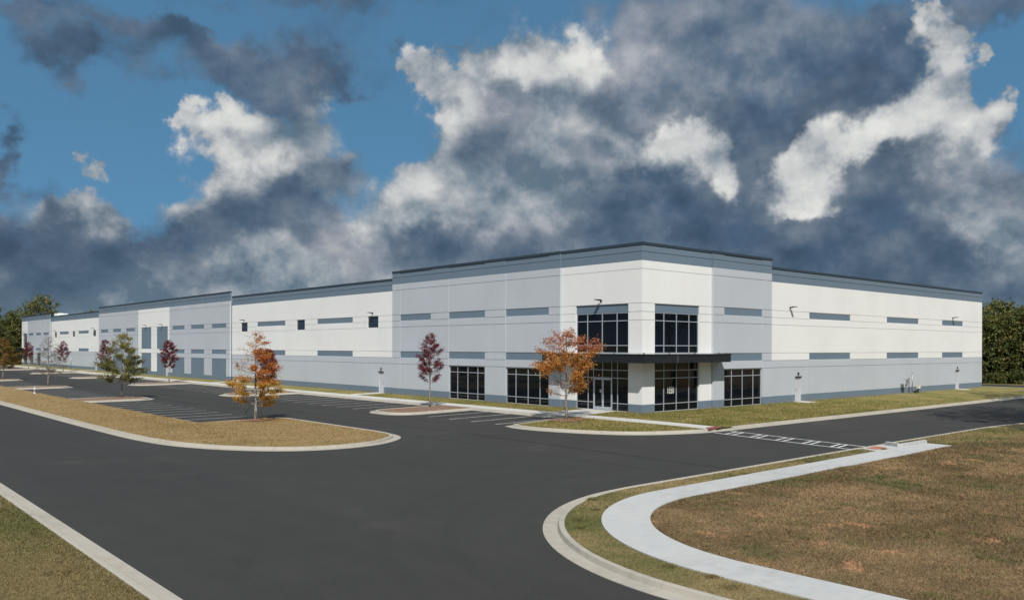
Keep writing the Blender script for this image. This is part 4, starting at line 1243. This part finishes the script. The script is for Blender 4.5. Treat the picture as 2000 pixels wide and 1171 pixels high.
RED = [(.150, .018, .026), (.21, .030, .034), (.095, .014, .022), (.30, .11, .115)]
ORG = [(.56, .19, .045), (.58, .29, .065), (.40, .115, .04), (.52, .40, .10), (.27, .11, .045)]
# the two oaks turning orange
cone = lambda t: (1 - t) ** .72 * min(1., .62 + 1.6 * t)
def col1(P, rng):
    n = len(P); c = palette(rng, n, ORG, [3, 3, 2, 2, 1]); lo = P[:, 2] < 2.7 + .4 * rng.normal(size=n)
    c[lo] = palette(rng, int(lo.sum()), [(.60, .36, .045), (.52, .28, .045), (.42, .32, .08), (.56, .20, .04)], [4, 3, 2, 2])
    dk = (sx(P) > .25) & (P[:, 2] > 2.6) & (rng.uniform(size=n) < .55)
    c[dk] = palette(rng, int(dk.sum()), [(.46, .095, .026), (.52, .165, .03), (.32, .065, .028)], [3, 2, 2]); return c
def keep1(P, rng):
    n = len(P); dens = np.where(sx(P) < -.05, .34, 1.) * np.where(P[:, 2] > 5.3, .30, 1.) * np.where((sx(P) < -.1) & (P[:, 2] > 3.2), .25, 1.)
    dens = np.where(P[:, 2] < 2.9, np.maximum(dens, .75), dens)
    return (rng.uniform(size=n) < dens) & (clumpy(P, 1.5, 3.) + .25 * rng.normal(size=n) > np.where(sx(P) > .1, -.34, -.16))
t1 = tree('oak_tree', 'young oak with orange and yellow leaves on the tip of the island lawn', 'tree', (-21.75, 15.75, zg(-21.75, 15.75) + GH + .02),
          6.25, 5.0, .90, cone, col1, 27000, .092, M['bark_pale'], 11, .10, 44, .22, .13, keep=keep1, twigs=6)
rb = MB()
for a in (.5, 2.6, 4.7):
    rb.tube([(0.06 * math.cos(a), .06 * math.sin(a), 1.55), (.85 * math.cos(a), .85 * math.sin(a), .05)], .012, 5)
rb.build('guy_rope', M['dark'], t1)
round_ = lambda t: math.sin(math.pi * min(1, .16 + .80 * t)) ** .6 * (1. if t < .62 else max(.38, 1 - 1.55 * (t - .62)))
def col2(P, rng):
    n = len(P); c = palette(rng, n, ORG, [4, 3, 2, 2, 1]); top = P[:, 2] > 4.6
    c[top] = palette(rng, int(top.sum()), [(.46, .155, .075), (.36, .115, .06), (.50, .24, .09)], [3, 2, 2]); return c
def keep2(P, rng):
    n = len(P); dens = np.where(P[:, 2] > 4.55, .55, 1.)
    hole = (sx(P) < .15) & (sx(P) > -1.35) & (P[:, 2] < 3.0)
    dens = np.where(hole, .05, dens); dens = np.where((sx(P) < -.9) & (P[:, 2] < 2.7), .45, dens)
    return (rng.uniform(size=n) < dens) & (clumpy(P, 1.25, 9.) + .18 * rng.normal(size=n) > -.12)
tree('oak_tree', 'rounded young oak with bright orange leaves near the entrance doors', 'tree', (-6.70, .90, zg(-6.7, .9) + GH + .02),
     6.05, 4.7, 1.35, round_, col2, 26000, .105, M['bark_grey'], 27, .095, 40, .42, .14, keep=keep2, twigs=6)
# the green oak, the thinning one and the yellowing one on the stall islands
def col3(P, rng):
    n = len(P); c = palette(rng, n, [(.12, .13, .04), (.17, .175, .05), (.085, .095, .035), (.29, .24, .075), (.23, .215, .075)], [4, 4, 2, 2, 2])
    top = P[:, 2] > 4.6 + .4 * rng.normal(size=n); c[top] = palette(rng, int(top.sum()), [(.34, .27, .075), (.25, .22, .065), (.15, .15, .045)], [3, 3, 2]); return c
def keep3(P, rng): return (clumpy(P, 1.3, 15.) + .25 * rng.normal(size=len(P)) > -.26) & (rng.uniform(size=len(P)) < np.where((sx(P) < 0) & (P[:, 2] > 3.6), .35, 1.))
tree('oak_tree', 'green leaved young oak on a mulched island of the car park', 'tree', (-21.4, 46.9, zg(-21.4, 46.9) + .22),
     6.2, 5.2, 1.15, cone, col3, 22000, .115, M['bark_grey'], 33, .085, 40, .22, .16, keep=keep3)
def col4(P, rng): return palette(rng, len(P), [(.16, .11, .08), (.11, .10, .05), (.20, .12, .08), (.13, .13, .05)], [3, 2, 2, 1])
def keep4(P, rng): return (rng.uniform(size=len(P)) < np.where(P[:, 2] < 2.2, .8, .42)) & (clumpy(P, 1.4, 21.) > -.05)
tree('oak_tree', 'nearly bare young oak with thin grey twigs on a car park island', 'tree', (-21.5, 76.3, zg(-21.5, 76.3) + .22),
     6.2, 4.6, 1.15, cone, col4, 13000, .085, M['bark_grey'], 41, .08, 52, .26, .16, keep=keep4, twigs=9)
def col5(P, rng): return palette(rng, len(P), [(.28, .17, .035), (.20, .14, .035), (.30, .10, .03), (.13, .11, .03)], [3, 3, 2, 2])
tree('oak_tree', 'yellow and orange young oak on the farthest mulched island beside the lawn', 'tree', (-21.5, 104.6, zg(-21.5, 104.6) + .22),
     6.3, 5.2, 1.3, cone, col5, 6000, .16, M['bark_grey'], 52, .085, 40, .25, .16)
# red maples in the islands by the building
col_ = lambda t: (1 - t) ** .62 * min(1., .50 + 2.0 * t) * 1.08
REDLAB = ['red leaved slim maple on the mulched island nearest the entrance', 'red leaved slim maple behind the orange oak of the island lawn',
          'red leaved slim maple in front of the white panels of the middle block', 'red leaved slim maple behind the green oak',
          'red leaved slim maple in front of the far white wall', 'red leaved slim maple by the far corner canopy']
for k, ((a, b), ty) in enumerate(zip(ISL_R, (16.05, 45.6, 76.2, 106.1, 132.9, 162.3))):
    def colr(P, rng, k=k):
        return palette(rng, len(P), RED, [4, 3, 2, 2 if k < 3 else 3])
    def keepr(P, rng, k=k): return clumpy(P, 1.7, 30. + 7 * k) + .28 * rng.normal(size=len(P)) > -.12
    tree('maple_tree', REDLAB[k], 'tree', (-7.0, ty, zg(-7.0, ty) + .20), 5.9 - .12 * (k % 3) - (1.3 if k == 1 else 0.), 2.75 if k != 1 else 2.1, 1.7, col_, colr, 15000 if k < 3 else 9000, .082 if k < 2 else .105,
         M['bark_grey'], 60 + k, .06, 38, .75, .10, keep=keepr, group='red maples along the building side of the car park')
# mulch rings at the two oaks in turf
for x, y, r, nm in ((-21.8, 15.2, .95, 1), (-6.75, .75, 1.15, 2)):
    ring = [(x + r * (1.0 + .12 * math.sin(5 * t + nm)) * math.cos(t) * 1.15, y + r * (1. + .1 * math.cos(3 * t)) * math.sin(t) * (.8 if nm == 1 else 1.)) for t in [2 * math.pi * i / 28 for i in range(28)]]
    if nm == 1: ring = [(a, min(b, 16.05)) for a, b in ring]
    tag(drape('mulch_bed', ring, GH + .015, M['mulch'], .35, mound=lambda p, q, x=x, y=y, r=r: .07 * math.exp(-((p - x) ** 2 + (q - y) ** 2) / r ** 2)), kind='structure')

# leaves dropped round the two oaks in turf
for x, y, r, seed in ((-21.6, 15.0, 2.1, 5), (-6.4, .4, 2.4, 6)):
    rng = np.random.default_rng(seed); n = 520
    a = rng.uniform(0, 2 * np.pi, n); q = r * np.abs(rng.normal(0, .55, n)); px_ = x + q * np.cos(a); py_ = y + q * np.sin(a)
    ok = in_poly(px_, py_, yard_poly if seed == 6 else I1_near + I1_far[1:] + I1_head[1:]); px_, py_ = px_[ok], py_[ok]
    P = np.stack([px_, py_, zga(px_, py_) + GH + .05 + .07 * np.exp(-((px_ - x) ** 2 + (py_ - y) ** 2))], 1)
    o = leaf_cloud('fallen_leaves', P, .085, palette(rng, len(P), ORG + [(.30, .16, .08)], [2, 2, 3, 1, 3, 4]), seed, None, up=4.)
    tag(o, kind='stuff')

# ---------------------------------------------------------------- woods
def wood_tree(name, label, H, W, base, cols_, wts, seed, leaves=5200, size=.42, bark='bark_dark', group=None):
    sh = lambda t: (math.sin(math.pi * (.16 + .80 * t)) ** .6) * (1.05 - .25 * t)
    def colf(P, rng):
        c = palette(rng, len(P), cols_, wts, .16)
        g = clumpy(P, .55, seed); hi = g > .12
        c[hi] = np.clip(c[hi] * np.array([1.35, 1.18, 1.0]), 0, 1); return c
    def kp(P, rng): return clumpy(P, .42, seed * 3.) + .22 * rng.normal(size=len(P)) > -.16
    return tree(name, label, 'tree', (0, 0, 0), H, W, base, sh, colf, leaves, size, M[bark], seed, .20, 46, .45, .42, keep=kp, group=group, twigs=6)
def copy_tree(o, parent=None):
    c = o.copy(); COL.objects.link(c); c.parent = parent
    for ch in list(o.children): copy_tree(ch, c)
    return c
GRN = [(.085, .112, .036), (.120, .140, .042), (.160, .165, .050), (.060, .078, .030), (.23, .18, .06)]
EASTLAB = 'green broadleaf tree in the wood past the end of the side road'
WESTLAB = 'dark green broadleaf tree in the wood past the far corner canopy'
E1 = wood_tree('wood_tree', EASTLAB, 10.4, 7.0, .6, GRN, [3, 4, 3, 2, 1], 71, 6500, .40, group='trees of the wood past the side road')
E2 = wood_tree('wood_tree', EASTLAB, 9.8, 6.2, .5, [(.145, .160, .050), (.105, .128, .040), (.22, .195, .060), (.070, .085, .030)], [3, 3, 2, 2], 72, 6000, .38, group='trees of the wood past the side road')
W1 = wood_tree('wood_tree', WESTLAB, 18., 10., 2.0, GRN, [4, 3, 2, 3, 1], 73, 6500, .62, group='trees of the wood past the far corner')
W2 = wood_tree('wood_tree', WESTLAB, 18.5, 9.5, 4.5, [(.095, .115, .045), (.14, .15, .055), (.175, .16, .065)], [3, 3, 2], 74, 4200, .52, group='trees of the wood past the far corner')
rr = random.Random(5)
def place(protos, spots):
    used = set()
    for (i, x, y, s) in spots:
        p = protos[i]; o = p if i not in used else copy_tree(p); used.add(i)
        o.location = (x, y, zg(x, y) - .05); o.rotation_euler = (0, 0, rr.uniform(0, 6.28)); o.scale = (s, s, s * rr.uniform(.94, 1.08))
place([E1, E2], [(0, 88.5, 8.6, 1.0), (1, 90.0, 6.2, .98), (0, 91.5, 3.5, 1.02), (1, 92.8, .3, 1.05), (0, 94., -3.2, .95), (1, 87.6, 10.8, 1.06), (0, 89.8, 12.5, 1.10),
                 (1, 96.2, 4.6, 1.15), (0, 98.0, 1.2, 1.15), (1, 95.2, 8.6, 1.2), (0, 99.5, -3.5, 1.1), (0, 93.2, 11.5, 1.18), (1, 100.5, 8.2, 1.2), (0, 104., 2.5, 1.25), (1, 88.0, 16., 1.0)])
place([W1, W2], [(0, -9.5, 207., .86), (1, -14.5, 213., .84), (0, -19., 205., .84), (1, -4.2, 222., .84), (1, 3.4, 234., .78), (1, 8.4, 237., 1.02), (1, 12.6, 243., 1.16), (1, 17.5, 252., .92),
                 (0, -25., 214., .95), (1, -12., 228., .92), (0, -21., 232., .95), (1, -30., 220., .9), (0, 30., 262., .94), (1, -6.5, 214., .74), (0, -14., 202., .62),
                 (0, -8.5, 200., .45), (0, -12.5, 197., .5), (0, -18., 196., .5), (0, -5.5, 212., .55), (0, -23., 200., .6),
                 (0, -2.6, 213.5, .66), (0, 1.2, 225., .74), (0, 3.6, 232., .72), (0, -4.4, 206., .55), (0, 6.0, 241., .70)])
# undergrowth at the edges of the woods
def shrub(name, label, H, W, cols_, wts, seed, n=1500, size=.24, group=None):
    rng = np.random.default_rng(seed); root = tag(empty(name), label, 'shrub', group)
    mb = MB(); R = random.Random(seed); E_ = []
    for i in range(14):
        a = R.uniform(0, 6.28); L = W / 2 * R.uniform(.4, 1.); h = H * R.uniform(.45, .98) * (1 - .3 * (L / (W / 2)) ** 2)
        p1 = Vector((math.cos(a) * L, math.sin(a) * L, h)); mid = Vector((math.cos(a) * L * .35, math.sin(a) * L * .35, h * .6))
        mb.tube([(0, 0, -.1), mid, p1], [.03, .02, .006], 5, caps=False); E_.append((mid, p1)); E_.append((Vector((math.cos(a) * L * .6, math.sin(a) * L * .6, .1)), p1))
    mb.build('stem', M['bark_dark'], root, True)
    A = np.array([[*a, *b] for a, b in E_]); k = rng.integers(0, len(A), n); f_ = rng.uniform(0, 1, n)[:, None]
    P = A[k, :3] * (1 - f_) + A[k, 3:] * f_ + rng.normal(0, .2, (n, 3)) * np.array([W / 3, W / 3, H / 4]); P[:, 2] = np.abs(P[:, 2])
    leaf_cloud('foliage', P, size, palette(rng, n, cols_, wts, .18), seed + 1, root)
    return root
S1 = shrub('shrub', 'dark green bush at the foot of the wood past the side road', 2.4, 3.2, GRN, [4, 3, 2, 3, 1], 81, 1900, .28, group='bushes at the foot of the wood past the side road')
S2 = shrub('shrub', 'yellow green bush at the foot of the wood past the side road', 1.6, 2.4, [(.20, .17, .04), (.12, .13, .035), (.08, .09, .03)], [2, 3, 2], 82, 1400, .22, group='bushes at the foot of the wood past the side road')
place([S1, S2], [(0, 86.6, 7.6, 1.), (1, 87.2, 5.4, 1.), (0, 88.6, 3.6, 1.1), (1, 89.6, 1.6, 1.), (0, 90.6, -.6, 1.1), (0, 85.8, 10.2, 1.05), (1, 92.0, -2.6, 1.1), (0, 94.5, -5.2, 1.1), (0, 85.2, 13.6, 1.1)])
S3 = shrub('shrub', 'dark bush at the foot of the wood past the far corner', 3.4, 5.0, GRN, [4, 3, 2, 3, 1], 83, 1800, .42, group='bushes at the foot of the wood past the far corner')
place([S3], [(0, -3.6, 204.5, .8), (0, -1.2, 212., .9), (0, 1.2, 219.5, 1.), (0, 3.4, 227., 1.), (0, 5.6, 235., 1.), (0, -6.4, 199.5, .9), (0, -10., 196., 1.), (0, -15., 193., 1.), (0, -4.5, 208., 1.), (0, -20., 193., 1.1), (0, -26., 196., 1.1)])

# tall thin trees across the side road, out of the picture: their long shadows lie over the road and the yard
def col6(P, rng): return palette(rng, len(P), [(.10, .085, .03), (.16, .10, .035), (.07, .075, .025)], [3, 2, 2])
def keep6(P, rng): return clumpy(P, .5, 77.) + .3 * rng.normal(size=len(P)) > -.02
tall = lambda t: math.sin(math.pi * (.10 + .88 * t)) ** .7
TL = 'tall thin tree on the lawn across the side road'
T1 = tree('roadside_tree', TL, 'tree', (0, 0, 0), 25., 9.0, 6.0, tall, col6, 2600, .42, M['bark_dark'], 91, .30, 54, .50, .42, keep=keep6, group='tall trees across the side road', twigs=8)
place([T1], [(0, 38.0, -23.2, 1.02), (0, 34.0, -23.4, 1.0), (0, 42.5, -26.5, 1.06), (0, 46.5, -25.0, 1.0), (0, 10.0, -27.4, .86), (0, 7.0, -28.5, .55), (0, 14.5, -27.8, .74), (0, 12.2, -30.5, .98), (0, 18.5, -28.5, .9)])
